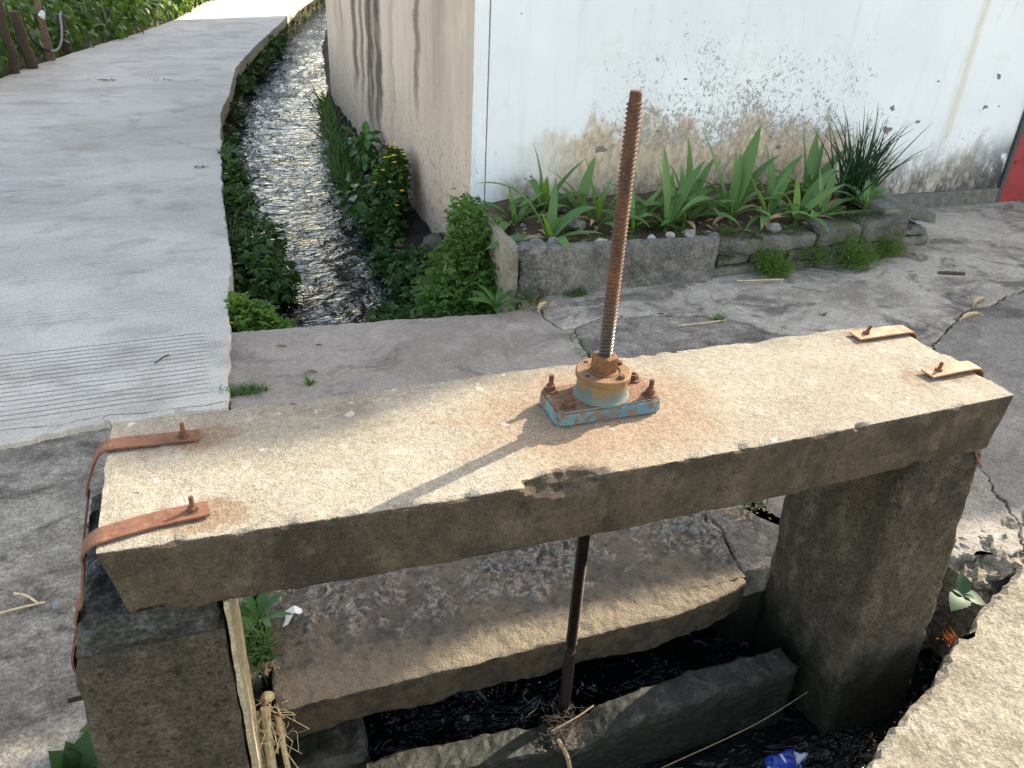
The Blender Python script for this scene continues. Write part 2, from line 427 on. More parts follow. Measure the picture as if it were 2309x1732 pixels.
def m_road():
    k = N('road_concrete'); x, y, z = k.sep()
    V = k.vec((.8, 1.1, 1)); n1 = k.noise(1.1, 6, .62, V, .5); n2 = k.noise(3.4, 6, .64, k.vec((.8, 1.15, 1), (3, 1, 0)), .4); n3 = k.noise(150, 2, .7); n4 = k.noise(17, 4, .68, k.vec((.8, 1.2, 1)))
    col = k.mix(k.ss(n1, .36, .66), (.56, .52, .455), (.44, .405, .355))
    col = k.mix(k.ss(n2, .48, .7, 0, .7), col, (.30, .275, .24))
    col = k.mix(k.ss(n4, .58, .76, 0, .6), col, (.58, .58, .56))
    col = k.mix(k.ss(k.noise(2.6, 6, .7, k.vec((.8, 1.1, 1), (9, 4, 0))), .6, .68, 0, .4), col, (.53, .53, .52))
    col = k.mix(k.ss(k.noise(.9, 5, .65, k.vec((1, 1, 1), (4, 8, 0)), .6), .54, .68, 0, .5), col, (.36, .31, .25))
    col = k.mix(k.ss(k.noise(70, 2, .5), .70, .74, 0, .6), col, (.16, .15, .14))
    g = k.ss(n3, .3, .7, .82, 1.16); gc = k.n('CombineColor')
    for i in range(3): k.put(gc.inputs[i], g)
    col = k.mix(1., col, gc.outputs[0], 'MULTIPLY')
    # transverse tined grooves: strong near the end of the slab, faint bands farther on
    wob = k.mul(k.ma('SUBTRACT', k.noise(5., 5, .65, k.vec((1, .5, 1))), .5), .022)
    yy = k.ma('ADD', k.ma('ADD', y, wob), k.mul(x, -.035))
    fr = k.ma('ABSOLUTE', k.ma('SUBTRACT', k.ma('FRACT', k.ma('DIVIDE', yy, .0345)), .5))
    gv = k.ss(fr, .06, .15, 1, 0)
    near = k.mul(k.ss(yy, 1.74, 1.75), k.ss(yy, 2.30, 2.31, 1, 0))
    far1 = k.mul(k.mul(k.ss(yy, 3.0, 3.06), k.ss(yy, 3.3, 3.36, 1, 0)), .45)
    far2 = k.mul(k.mul(k.ss(yy, 3.75, 3.85), k.ss(yy, 4.6, 4.7, 1, 0)), .6)
    far3 = k.mul(k.mul(k.ss(yy, 2.5, 2.56), k.ss(yy, 2.72, 2.76, 1, 0)), .35)
    band = k.ma('ADD', k.ma('ADD', near, far1), k.ma('ADD', far2, far3))
    brk = k.ss(k.noise(4.5, 5, .7, k.vec((.6, 8, 1), (2, 0, 0))), .36, .5)
    brk2 = k.ma('MAXIMUM', brk, k.mul(near, .42))
    xm = k.ss(x, .1, .15, 1, 0)
    gv = k.mul(k.mul(gv, band), k.mul(brk2, xm))
    col = k.mix(k.mul(gv, .72), col, (.13, .125, .12))
    h = k.ma('SUBTRACT', k.ma('ADD', k.mul(n3, .2), k.mul(n2, .4)), k.mul(gv, 1.6))
    k.pr(col, .82, nrm=k.bump(h, .6, .006), spec=.25); M['road'] = k.m
m_road()

def m_white():
    k = N('white_plaster'); x, y, z = k.sep()
    n1 = k.noise(1.2, 6, .6); n2 = k.noise(3.2, 6, .68, k.vec((1, 1, .7))); n3 = k.noise(130, 3, .6); n4 = k.noise(22, 6, .7, k.vec((1.3, 1, .7))); n5 = k.noise(9, 7, .7, k.vec((1, 1, .6), (5, 0, 2)))
    ndr = k.noise(6, 6, .65, k.vec((2.2, 1, .16), (2, 0, 5)))
    base = k.mix(k.ss(n1, .35, .7), (.80, .82, .835), (.72, .745, .77))
    base = k.mix(k.ss(ndr, .52, .72, 0, .4), base, (.62, .63, .62))
    base = k.mix(k.ss(k.noise(4, 5, .7, k.vec((1, 1, 1), (6, 0, 9)), .8), .55, .72, 0, .35), base, (.66, .65, .60))
    # rising damp: yellow-brown band above the planter, its edge ragged
    lim = k.ma('ADD', .60, k.ma('ADD', k.mul(k.ma('SUBTRACT', n2, .5), .85), k.mul(k.ma('SUBTRACT', n5, .5), .2)))
    inx = k.mul(k.ss(x, 1.66, 2.3), k.ss(x, 3.9, 4.3, 1, 0))
    dz = k.ma('SUBTRACT', lim, z)
    damp = k.mul(k.ss(dz, -.06, .06), inx)
    damp2 = k.mul(k.ss(dz, .16, .40), k.ss(x, 1.66, 1.85))
    dc = k.mix(k.ss(n4, .35, .68), (.40, .285, .16), (.66, .545, .385))
    col = k.mix(k.mul(damp, .9), base, dc)
    col = k.mix(k.mul(damp2, .8), col, k.mix(k.ss(n4, .4, .65), (.20, .165, .12), (.48, .42, .33)))
    # black mould, dense to the lower right, speckled elsewhere
    mx = k.ss(x, 3.9, 4.6); moz = k.ss(z, .1, .5, 1, 0)
    mo = k.mul(k.mul(k.ss(n5, .38, .56), mx), moz)
    mo = k.mul(mo, k.ss(n4, .36, .52))
    col = k.mix(k.mul(mo, .92), col, (.045, .045, .045))
    corner = k.mul(k.mul(k.ss(x, 5.05, 5.45), k.ss(z, .25, .6, 1, 0)), k.ss(n5, .36, .5))
    col = k.mix(k.mul(corner, .85), col, (.05, .05, .05))
    # flaked spots: rings and pits, thick between x 2.4 and 4.4
    zone = k.mul(k.mul(k.ss(x, 1.9, 2.7), k.ss(x, 4.6, 3.8)), k.mul(k.ss(z, .4, .55), k.ss(z, .75, 1.45, 1, 0)))
    zone = k.ma('ADD', k.mul(zone, .175), k.mul(k.ss(dz, -.15, .05), .08))
    big = k.noise(5.5, 4, .6, k.vec((1, 1, .8), (11, 0, 3)))
    sp = k.noise(46, 4, .74, k.vec((1, 1, .8), (1, 0, 7)), 1.2)
    spm = k.ss(k.ma('ADD', k.ma('ADD', sp, zone), k.mul(k.ma('SUBTRACT', big, .5), .28)), .735, .765)
    col = k.mix(k.mul(spm, .85), col, k.mix(n4, (.16, .16, .16), (.42, .41, .40)))
    fl = k.ss(k.ma('ADD', k.noise(7.5, 3, .5, k.vec((.8, 1, 1.3), (3, 0, 4))), k.mul(k.ss(dz, -.12, .02), .04)), .725, .735)
    col = k.mix(fl, col, (.20, .185, .165))
    # grey run marks
    run = k.mul(k.ss(k.noise(5, 5, .6, k.vec((3, 1, .28), (8, 0, 1))), .62, .75), k.ss(z, 1.0, .5))
    col = k.mix(k.mul(run, .55), col, (.30, .30, .30))
    # rusty yellow run from above, right of the planter
    dx = k.ma('ABSOLUTE', k.ma('SUBTRACT', x, k.ma('ADD', 4.86, k.mul(k.ma('SUBTRACT', k.noise(4, 3), .5), .05))))
    yr = k.mul(k.mul(k.ss(dx, .008, .05, 1, 0), k.ss(z, .32, .55)), k.ss(n4, .3, .6, .5, 1))
    col = k.mix(k.mul(yr, .5), col, (.55, .46, .27))
    h = k.ma('ADD', k.ma('SUBTRACT', k.mul(n3, .12), k.mul(spm, .9)), k.ma('SUBTRACT', k.mul(n4, .35), k.mul(fl, 1.2)))
    k.pr(col, .85, nrm=k.bump(h, .55, .005), spec=.25); M['white'] = k.m
m_white()

def m_side():
    k = N('side_plaster'); x, y, z = k.sep()
    n1 = k.noise(1.6, 7, .62, k.vec((1, 1, .5))); n2 = k.noise(9, 7, .66, k.vec((1, 1, .35))); n3 = k.noise(110, 3, .65); st = k.noise(3.1, 6, .62, k.vec((1, 1.6, .10), (0, 3, 0)))
    n6 = k.noise(30, 5, .7, k.vec((1, 1, .5)))
    col = k.mix(k.ss(n1, .34, .68), (.62, .50, .41), (.49, .385, .31))
    col = k.mix(k.ss(n2, .52, .74, 0, .5), col, (.68, .585, .50))
    col = k.mix(k.ss(st, .55, .74, 0, .55), col, (.2, .165, .14))
    wig = k.mul(k.ma('SUBTRACT', k.noise(2.5, 4, .6, k.vec((1, .2, 1))), .5), .5)
    yy = k.ma('ADD', y, wig)
    def streak(yc, wd, z0, z1, amt):
        d = k.ma('ABSOLUTE', k.ma('SUBTRACT', yy, yc))
        m = k.mul(k.ss(d, wd * .25, wd, 1, 0), k.ss(z, z0, z1))
        return k.mul(k.mul(m, k.ss(n2, .25, .55, .45, 1)), amt)
    for yc, wd, z0, z1, am in ((6.05, .24, -.2, .1, .95), (5.72, .2, -.1, .15, .95), (6.75, .2, .0, .4, .85), (6.4, .12, .0, .4, .7), (4.45, .11, .3, .7, .7), (3.9, .25, .1, .9, .25), (7.5, .1, .3, .8, .4), (5.2, .09, .0, .5, .3)):
        col = k.mix(streak(yc, wd, z0, z1, am), col, (.075, .06, .052))
    # spalled pits toward the foot of the wall
    pit = k.mul(k.ss(k.ma('ADD', k.noise(40, 4, .7, k.vec((1, 1.5, .5))), k.ss(z, .7, -.1, 0, .07)), .62, .67), k.ss(z, 1.0, .2, .25, 1))
    col = k.mix(k.mul(pit, .8), col, (.11, .085, .068))
    col = k.mix(k.mul(k.ss(k.ma('ADD', z, k.mul(k.ma('SUBTRACT', n1, .5), .7)), .45, -.25), k.ss(n6, .3, .6, .3, .8)), col, (.26, .205, .17))
    h = k.ma('SUBTRACT', k.ma('ADD', k.mul(n3, .2), k.mul(n2, .4)), k.mul(pit, 1.))
    k.pr(col, .88, nrm=k.bump(h, .6, .006), spec=.2); M['side'] = k.m
m_side()

def m_rust(name, a, b, c, metal=.15, sc=1., rough=.75, bump=.7):
    k = N(name); n1 = k.noise(28 * sc, 6, .65); n2 = k.noise(120 * sc, 4, .7); n3 = k.noise(380 * sc, 2, .6)
    col = k.mix(k.ss(n1, .34, .66), a, b); col = k.mix(k.ss(n2, .52, .7, 0, .8), col, c)
    k.pr(col, k.ss(n1, .3, .7, rough - .12, rough + .1), metal, nrm=k.bump(k.ma('ADD', n2, k.mul(n3, .5)), bump, .0015), spec=.35); M[name] = k.m
m_rust('rust_rod', (.115, .052, .03), (.07, .034, .022), (.17, .085, .05))
m_rust('rust_strap', (.21, .095, .053), (.15, .068, .04), (.27, .14, .085), sc=.8)
m_rust('rust_tan', (.36, .22, .135), (.28, .15, .085), (.44, .30, .2), sc=.8)
m_rust('rust_bolt', (.17, .075, .042), (.09, .045, .03), (.25, .125, .07), sc=1.5)
m_rust('rust_flange', (.235, .135, .062), (.165, .092, .045), (.30, .185, .10), sc=1.)
m_rust('rust_nut', (.19, .088, .038), (.12, .055, .026), (.27, .13, .06), sc=1.2)
m_rust('dark_steel', (.026, .02, .017), (.016, .014, .013), (.045, .03, .022), metal=.4, rough=.5)
def m_rod():
    k = N('screw_steel'); x, y, z = k.sep()
    n1 = k.noise(30, 6, .65); n2 = k.noise(140, 4, .7)
    col = k.mix(k.ss(n1, .34, .66), (.125, .058, .033), (.072, .036, .024)); col = k.mix(k.ss(n2, .5, .7, 0, .8), col, (.19, .10, .055))
    bare = k.mul(k.ss(z, H + .26, H + .14), k.ss(n1, .2, .5, .6, 1))      # greased steel above the nut
    col = k.mix(bare, col, k.mix(n2, (.05, .045, .042), (.14, .125, .115)))
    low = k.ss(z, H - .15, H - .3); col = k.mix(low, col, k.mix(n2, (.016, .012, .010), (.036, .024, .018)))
    k.pr(col, k.ma('SUBTRACT', .72, k.mul(bare, .34)), k.ma('ADD', .1, k.mul(bare, .6)), nrm=k.bump(n2, .5, .0012), spec=.35); M['screw'] = k.m
m_rod()
def m_bluepaint():
    k = N('flaking_blue_paint'); n1 = k.noise(26, 7, .7, None, .5); n2 = k.noise(110, 5, .72, None, .6); n3 = k.noise(9, 4)
    x, y, z = k.sep(); up = k.sep(k.Nm)[2]
    pt = k.mix(k.ss(n3, .35, .65), (.06, .155, .215), (.11, .205, .24))
    pt = k.mix(k.ss(n2, .45, .7, 0, .6), pt, (.22, .33, .36))
    rs = k.mix(k.ss(n2, .35, .65), (.10, .05, .03), (.24, .12, .065))
    thr = k.ma('ADD', k.ma('ADD', k.mul(n1, .6), k.mul(n2, .4)), k.mul(k.ss(up, .5, .95), .13))
    m = k.ss(thr, .51, .56)
    col = k.mix(m, pt, rs)
    k.pr(col, k.ma('ADD', .4, k.mul(m, .35)), 0., nrm=k.bump(k.ma('SUBTRACT', k.mul(n2, .4), m), .6, .002), spec=.45); M['blue'] = k.m
m_bluepaint()
def m_housing():
    k = N('rusted_green_paint'); n1 = k.noise(22, 6, .68, k.vec((1, 1, .4)), .6); n2 = k.noise(120, 4, .7); x, y, z = k.sep()
    pt = k.mix(n2, (.085, .115, .105), (.14, .165, .145)); rs = k.mix(n2, (.15, .085, .04), (.27, .17, .085))
    m = k.ss(k.ma('ADD', n1, k.mul(k.ss(z, H + .04, H + .066), .16)), .50, .60)
    k.pr(k.mix(m, pt, rs), .6, 0., nrm=k.bump(k.ma('ADD', n2, n1), .5, .002), spec=.4); M['housing'] = k.m
m_housing()

def m_water():
    k = N('canal_water')
    V = k.vec((.8, 1.15, 1)); V2 = k.vec((.7, 1.4, 1), (3, 1, 0))
    n1 = k.noise(5.5, 3, .5, V, 1.6); n2 = k.noise(15, 2, .5, V2, 1.8); n3 = k.noise(38, 1, .5, V2, .8)
    pa = k.ss(k.noise(2.2, 3, .5, k.vec((1, .6, 1), (6, 2, 0)), .8), .36, .64, .25, 1.3)
    h = k.ma('ADD', k.mul(n1, 1.), k.mul(pa, k.ma('ADD', k.mul(n2, .5), k.mul(n3, .10))))
    # pale bluish glints painted in as thin broken streaks near the gate
    y = k.sep()[1]
    fo = k.ss(k.ma('ADD', k.noise(20, 4, .62, k.vec((1, .45, 1), (1, 5, 0)), 2.2), k.mul(k.ma('SUBTRACT', k.noise(4, 2), .5), .35)), .60, .68)
    fo = k.mul(k.mul(k.mul(fo, k.ss(y, .85, .6)), k.ss(y, .17, .19)), .85)
    k.pr(k.mix(fo, (.008, .009, .009), (.36, .40, .44)), k.ma('ADD', .02, k.mul(fo, .5)), nrm=k.bump(h, 1., .042), spec=.5, ior=1.333); M['water'] = k.m
m_water()

def m_soil(name, a, b, gr=(0, 0, 0), ga=0.):
    k = N(name); n1 = k.noise(12, 7, .65); n2 = k.noise(90, 4, .7); n3 = k.noise(3, 4)
    col = k.mix(n1, a, b)
    if ga: col = k.mix(k.ss(n3, .45, .6, 0, ga), col, gr)
    k.pr(col, .95, nrm=k.bump(k.ma('ADD', n1, k.mul(n2, .6)), 1., .02), spec=.1); M[name] = k.m
m_soil('soil', (.07, .05, .035), (.15, .115, .08))
m_soil('wet_soil', (.018, .015, .012), (.045, .037, .03))
m_soil('earth', (.09, .075, .05), (.16, .135, .095), (.05, .075, .025), .8)
plain('roof_tile', (.055, .055, .06), .8)
plain('render', (.5, .47, .42), .9)  # only for the added, unseen shadow_block and shade_house
plain('red_paint', (.27, .028, .035), .42, spec=.4, var=.14, sc=8, bump=.1)
plain('dark_frame', (.06, .06, .065), .6)
plain('plinth', (.13, .125, .115), .9, sc=25, bump=.8)
plain('wood_dark', (.075, .055, .04), .9, sc=45, bump=.8)
plain('wood_brown', (.2, .12, .085), .85, sc=40, bump=.6)
plain('bamboo', (.30, .255, .18), .6, sc=30)
plain('straw', (.55, .44, .26), .75, sc=90)
plain('straw_dark', (.3, .21, .12), .85, sc=90)
plain('dry_leaf', (.27, .17, .1), .8, sc=70)
plain('paper', (.72, .72, .7), .7, var=.08)
plain('cable_black', (.015, .015, .016), .5)
plain('hose_grey', (.3, .31, .32), .5)
plain('pebble', (.2, .19, .175), .9, sc=50, bump=.8)
plain('pale_stone', (.32, .305, .28), .9, sc=50, bump=.8)
plain('yellow_petal', (.72, .52, .02), .6, var=.15)
plain('orange_fibre', (.5, .13, .03), .7)
plain('stem', (.06, .085, .025), .7)
M['lily'] = leafmat('lily_leaf', (.065, .15, .042), (.15, .265, .075), .28, .42, .4)
M['lily_young'] = leafmat('young_lily_leaf', (.10, .20, .025), (.18, .30, .045), .35, .4, .4)
M['onion'] = leafmat('onion_leaf', (.012, .042, .018), (.03, .075, .028), .12, .4, .4)
M['cory'] = leafmat('fern_leaf', (.045, .115, .02), (.12, .22, .045), .35)
M['cory_dark'] = leafmat('shade_leaf', (.022, .06, .014), (.06, .12, .025), .3)
M['herb'] = leafmat('herb_leaf', (.05, .125, .018), (.13, .235, .04), .4)
M['hedge'] = leafmat('bean_leaf', (.03, .085, .016), (.11, .20, .035), .42, .42, .45)
M['grass'] = leafmat('grass_blade', (.035, .09, .015), (.09, .18, .035), .35)
M['broad'] = leafmat('broad_leaf', (.035, .10, .022), (.075, .165, .035), .3, .4, .4)
M['nettle'] = leafmat('nettle_leaf', (.015, .05, .015), (.03, .075, .022), .2)
M['moss'] = leafmat('moss_leaf', (.03, .05, .012), (.09, .115, .025), .2, .8)
def m_bag():
    k = N('blue_film'); n = k.noise(38, 2, .5, k.vec((1, .35, 1)), .8); m = k.ss(n, .55, .575)
    k.pr(k.mix(m, (.03, .07, .42), (.62, .68, .75)), .25, nrm=k.bump(k.noise(60, 4), .6, .01), spec=.5); M['bag'] = k.m
m_bag()

# ------------------------------------------------------------------ the setting
def interp(tab):
    ys = [p[1] for p in tab]; xs = [p[0] for p in tab]
    return lambda y: float(np.interp(y, ys, xs))
ROAD_R = [(.185, 1.66), (.225, 2.22), (.235, 2.6), (.276, 3.19), (.28, 4.23), (.344, 5.93), (.37, 6.6), (.50, 7.55), (.624, 8.87), (1.018, 10.74), (1.527, 12.87), (2.0, 15.13), (2.31, 16.34), (3.6, 21.), (6.2, 30.)]
ROAD_L = [(-3.6, 1.5), (-3.2, 3.), (-2.4, 5.8), (-1.568, 8.33), (-1.413, 8.96), (-1.246, 9.38), (-.911, 10.35), (-.445, 11.54), (.012, 13.03), (.459, 15.27), (1.9, 21.), (4.4, 30.)]
WAT_R = [(2.3, -.9), (2.3, .28), (1.6, .3), (1.6, 2.3), (1.6, 8.4), (1.9, 9.), (2.4, 12.6), (3.1, 16.5), (4.6, 21.), (7.2, 30.)]
rx, lx, wx = interp(ROAD_R), interp(ROAD_L), interp(WAT_R)

gnd = [[(.05, -300), (-300, -300), (-300, 300), (.05, 300)],
       [(.05, -300), (.05, -.85), (1.0, -.85), (1.32, -.36), (2.62, .12), (300, .12), (300, -300)],
       [(1.72, .45), (1.72, 8.35), (2.1, 9.5), (2.75, 13), (3.5, 17), (5.2, 22), (7.7, 30), (20, 60), (20, 300), (300, 300), (300, .12), (2.75, .12), (2.6, .4)]]
gv, gf = [], []
for i, p in enumerate(gnd):
    gf.append(list(range(len(gv), len(gv) + len(p)))[::-1] if i < 2 else list(range(len(gv), len(gv) + len(p)))[::-1]); gv += [(x, y, -.075) for x, y in p]
tag(mesh('ground', gv, gf, M['earth']), kind='structure')

# road slab with a crumbling near end: cracked pieces kept as pieces of the slab
road = tag(mesh('road', [(-8, 1.5, -.05), (-3, 1.5, -.05), (-3, 3, -.05), (-8, 3, -.05)], [[0, 1, 2, 3]], M['earth']), kind='structure')
E1 = [(-3.6, 1.83), (-1.2, 1.80), (-.78, 1.84), (-.66, 1.78), (-.58, 1.70), (-.47, 1.705), (-.36, 1.685), (-.22, 1.715), (-.12, 1.70), (.02, 1.705), (.10, 1.70), (.19, 1.712)]
E2 = [(-3.6, 1.5), (-1.6, 1.56), (-.75, 1.60), (-.56, 1.612), (-.44, 1.625), (-.33, 1.648), (-.21, 1.655), (-.08, 1.66), (.06, 1.672), (.187, 1.668)]
slab('road_slab', E1 + [p for p in ROAD_R if p[1] > 1.8] + ROAD_L[::-1][:-1], .022, .12, M['road'], .04, .012, 2., .0012, parent=road, bev=.004)
for i, pl_ in enumerate([E1[:4] + [(-.69, 1.70)] + E2[:3][::-1], E1[3:5] + [(-.60, 1.65)] + [E2[3], E2[2], (-.69, 1.70)], E1[4:7] + [(-.40, 1.65), E2[4], E2[3], (-.60, 1.65)],
                         E1[6:8] + [(-.24, 1.69), E2[6], E2[5], E2[4], (-.40, 1.65)], E1[7:10] + [(.0, 1.685), E2[8], E2[7], E2[6], (-.24, 1.69)], E1[9:] + [E2[9], E2[8], (.0, 1.685)]]):
    slab('road_fragment', pl_, .020 - .002 * (i % 3), .08, M['road'], .012, .010, 2., .0016, parent=road, tilt=(0, .03), bev=.003)

# pavement broken along its cracks
CR1 = [(1.637, 2.246), (1.622, 2.118), (1.655, 2.0), (1.711, 1.995)]
CR1b = [(1.675, 1.86), (1.672, 1.726), (1.66, 1.3), (1.655, .95)]
CR1c = [(1.69, .8), (1.75, .6)]
CR2 = [(1.711, 1.995), (1.857, 2.061), (1.991, 2.039), (2.186, 2.034), (2.379, 1.971), (2.471, 1.912), (2.553, 1.84), (2.598, 1.737)]
CRR = [(3.276, 1.436), (3.428, 1.522), (3.599, 1.638), (3.762, 1.71), (3.984, 1.745), (4.165, 1.824), (4.305, 1.855), (9.5, 2.4)]
pave = tag(mesh('pavement', [(1.66, .3, -.05), (9.5, .3, -.05), (9.5, 3.3, -.05), (1.66, 3.3, -.05)], [[0, 1, 2, 3]], M['wet_soil']), kind='structure')
slab('pavement_slab', [(.19, .955), (1.655, .955)] + CR1b[::-1][1:] + CR1[::-1] + [(1.62, 2.262), (1.385, 2.24), (.935, 2.284), (.464, 2.311), (.19, 2.325)], 0., .11, M['deck'], .014, .010, 6., .0015, parent=pave, bev=.005)
slab('pavement_slab', CR1 + CR2[1:] + [(2.9, 1.55)] + CRR + [(9.5, 3.176), (1.6, 3.176), (1.575, 2.33), (1.6, 2.26)], .006, .1, M['pave'], .012, .016, 6., .0026, parent=pave, bev=.004)
slab('pavement_slab', CR1[-1:] + CR1b + CR1c + [(1.9, .375), (2.05, .30), (2.2, .255), (2.45, .21), (2.56, .3), (2.7, .6), (3.1, 1.2), (3.276, 1.436), (2.9, 1.55)] + CR2[::-1][:-1], -.004, .1, M['pave2'], .012, .016, 6., .0026, parent=pave, bev=.004)
slab('pavement_slab', [(2.56, .3), (2.45, .21), (2.7, .23), (9.5, .2)] + CRR[::-1] + [(3.1, 1.2), (2.7, .6)], -.006, .1, M['pave3'], .014, .016, 6., .003, parent=pave, bev=.004)
slab('pavement_slab', [(1.555, .372), (1.9, .372), (1.665, .955), (1.618, .95), (1.594, .7), (1.603, .566), (1.572, .441)], -.004, .1, M['pave2'], .012, .005, 6., .001, parent=pave)
slab('yard_pavement', [(-8, -3), (-.34, -3), (-.30, .0), (-.235, .29), (-.12, .40), (-.065, .41), (.2, .40), (.18, .9), (.185, 1.66), (-.2, 1.71), (-.55, 1.68), (-.8, 1.72), (-8, 1.7)], -.006, .15, M['yard'], .03, .012, 11., .003)['kind'] = 'structure'

# front strip of the bridge slab, crusted with old mortar
def crust_slab():
    V, F = grid_box((.222, .278, -.105), (1.60, .948, 0.), .0075); out = []; cr = []; fc_ = []
    lo = np.array((.222, .278, -.105)); hi = np.array((1.60, .948, 0.))
    for p in V:
        x, y, z = p
        a = fbm((x, y, 0), 17., 2, 4); b = fbm((x, y, 0), 3.5, 8, 3); f = fbm((x, y, 0), 55., 5, 3)
        m = max(0., min(1., .50 + a * .8 + b * .6 + f * .25))
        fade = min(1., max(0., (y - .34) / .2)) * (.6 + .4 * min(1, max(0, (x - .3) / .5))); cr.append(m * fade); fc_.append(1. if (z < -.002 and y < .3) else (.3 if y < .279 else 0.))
        r = .008 + .014 * max(0, fbm(p, 15, 4, 3) + .1)
        c = np.clip(p, lo + r, hi - r); d = p - c; L = np.linalg.norm(d); n = d / L if L > 1e-9 else d
        q = c + n * r
        if z > -.001: q[2] += .022 * max(0, m - .42) * fade * (1 + .8 * f) + .004 * a + .0025 * f
        q += n * (.004 * fbm(p, 18, 1, 4) + .0015 * f)
        if y < .35:                                             # front edge: right end steps back, underside ragged
            q[1] += .055 * max(0, (x - 1.30) / .30) ** 1.5 + .006 * fbm((x, 0, z), 9, 2, 3)
            if z < -.06: q[2] += .022 * fbm((x, 0, 0), 6, 3, 4) - .004
        q[0] += (x - .222) / 1.378 * (float(np.interp(y, [.27, .441, .566, .7, .95], [1.545, 1.565, 1.598, 1.588, 1.61])) - 1.6)
        out.append(q)
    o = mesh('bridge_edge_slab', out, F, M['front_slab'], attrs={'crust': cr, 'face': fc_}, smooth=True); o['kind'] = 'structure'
crust_slab()

V, F = rough_box((1.96, .13, -.55), (2.72, .34, -.012), .016, .05, .045, 9, 61)
V = np.array(V); V[:, 1] += .09 * (V[:, 0] < 2.2) ; V[:, 1] -= np.where(V[:, 2] < -.05, .5 * (-.05 - V[:, 2]) * .3, 0)
tag(mesh('broken_bank', V, F, M['coping']), kind='structure')
# coping in front, on the right
slab('coping', [(2.62, .27), (2.45, .19), (2.07, .021), (1.775, -.119), (1.546, -.216), (1.444, -.259), (1.30, -.33), (1.0, -.8), (1.0, -3), (9.5, -3), (9.5, .18)], .004, .75, M['coping'], .02, .012, 13., .004, bev=.016)['kind'] = 'structure'

# canal bed, water
bed = []; bf = []
ysb = np.r_[np.linspace(-.9, 2.4, 12), np.linspace(2.8, 30, 60)]
for i, y in enumerate(ysb):
    bed += [(min(.1, rx(y)) - .2 if y < 1.7 else rx(y) - .3, y, -.62), (wx(y) + .4, y, -.62)]
    if i: a = 2 * i; bf.append([a - 2, a - 1, a + 1, a])
tag(mesh('canal_bed', bed, bf, M['wet_soil']), kind='structure')
wv = []; wf = []; nx = 52
ysw = np.r_[np.arange(-.9, 9., .03), np.arange(9., 30., .1)]
for i, y in enumerate(ysw):
    a = .06 if y < 1.7 else rx(y) - .02; b = wx(y) + .05
    for j in range(nx + 1):
        x = a + (b - a) * j / nx
        s = 3.5 if y < .8 else 1.
        wv.append((x, y, -.335 + .010 * s * fbm((x, y * 1.3, 0), 5.5, 1, 4) + .004 * s * nz((x, y, 0), 21)))
for i in range(len(ysw) - 1):
    for j in range(nx):
        a = i * (nx + 1) + j; wf.append([a, a + 1, a + nx + 2, a + nx + 1])
tag(mesh('canal_water', wv, wf, M['water'], smooth=True), kind='structure')

# canal wall under the road edge
def ribbon_wall(name, pts, z0, z1, off, amp, mat, label, cat, nzs=10, step=.04, thick=.2):
    P = resample(pts, step, 0, 0, closed=False); V = []; F = []
    for i, p in enumerate(P):
        for k in range(nzs + 1):
            z = z0 + (z1 - z0) * k / nzs
            d = amp * (fbm((p[0], p[1], z), 5, 2, 4) + .8 * abs(nz((p[0], p[1] * .8, z * 1.6), 7, 3)))
            V.append((p[0] + off + d * (1 if k < nzs else 0), p[1], z))
        V.append((p[0] + off - thick, p[1], z1)); V.append((p[0] + off - thick, p[1], z0))
    m = nzs + 3
    for i in range(len(P) - 1):
        for k in range(m):
            a, b = i * m + k, i * m + (k + 1) % m; F.append([a, b, b + m, a + m])
    o = mesh(name, V, F, mat, loc=(pts[0][0], pts[0][1], z0)); return tag(o, label, cat)
ribbon_wall('canal_wall', [(.185, 2.2)] + [p for p in ROAD_R if 2.5 < p[1] < 8.9], -.62, -.012, -.06, .075, M['canal_stone'], 'dark damp stone wall below the concrete road edge along the near canal', 'wall')
ribbon_wall('canal_wall', [p for p in ROAD_R if 8.8 < p[1] < 22], -.62, -.012, -.05, .07, M['canal_moss'], 'green mossy canal wall under the far bend of the road', 'wall', step=.1)

# bank and footing on the house side
bv = []; bfc = []
yb_ = np.arange(2.3, 8.7, .05); cols = 12
for i, y in enumerate(yb_):
    for j in range(cols + 1):
        t = j / cols; wr = float(np.interp(y, [2.3, 2.9, 5., 8., 8.7], [1.0, 1.05, 1.18, 1.42, 1.5]))
        x = wr + (1.64 - wr) * t
        z = -.42 + .15 * min(1, t * 2.2) + .05 * t + .05 * fbm((x, y, 0), 6, 3, 4)
        bv.append((x, y, z))
for i in range(len(yb_) - 1):
    for j in range(cols): a = i * (cols + 1) + j; bfc.append([a, a + 1, a + cols + 2, a + cols + 1])
tag(mesh('canal_bank', bv, bfc, M['wet_soil']), kind='structure')
fb = []; ff = []
yb2 = np.arange(8.3, 26, .25)
for i, y in enumerate(yb2):
    e = float(np.interp(y, [8.3, 9., 12.7, 16.5, 24., 27], [1.5, 1.6, 2.06, 2.75, 4.7, 5.6]))
    for j, (dx, z) in enumerate(((-.05, -.42), (.05, -.3), (.2, -.12), (.45, .0), (1.5, .02), (4, -.05))):
        fb.append((e + dx, y, z + .05 * fbm((e + dx, y, 0), 4, 1, 3)))
    if i:
        for j in range(5): a = (i - 1) * 6 + j; ff.append([a, a + 1, a + 7, a + 6])
tag(mesh('far_bank', fb, ff, M['earth']), kind='structure')

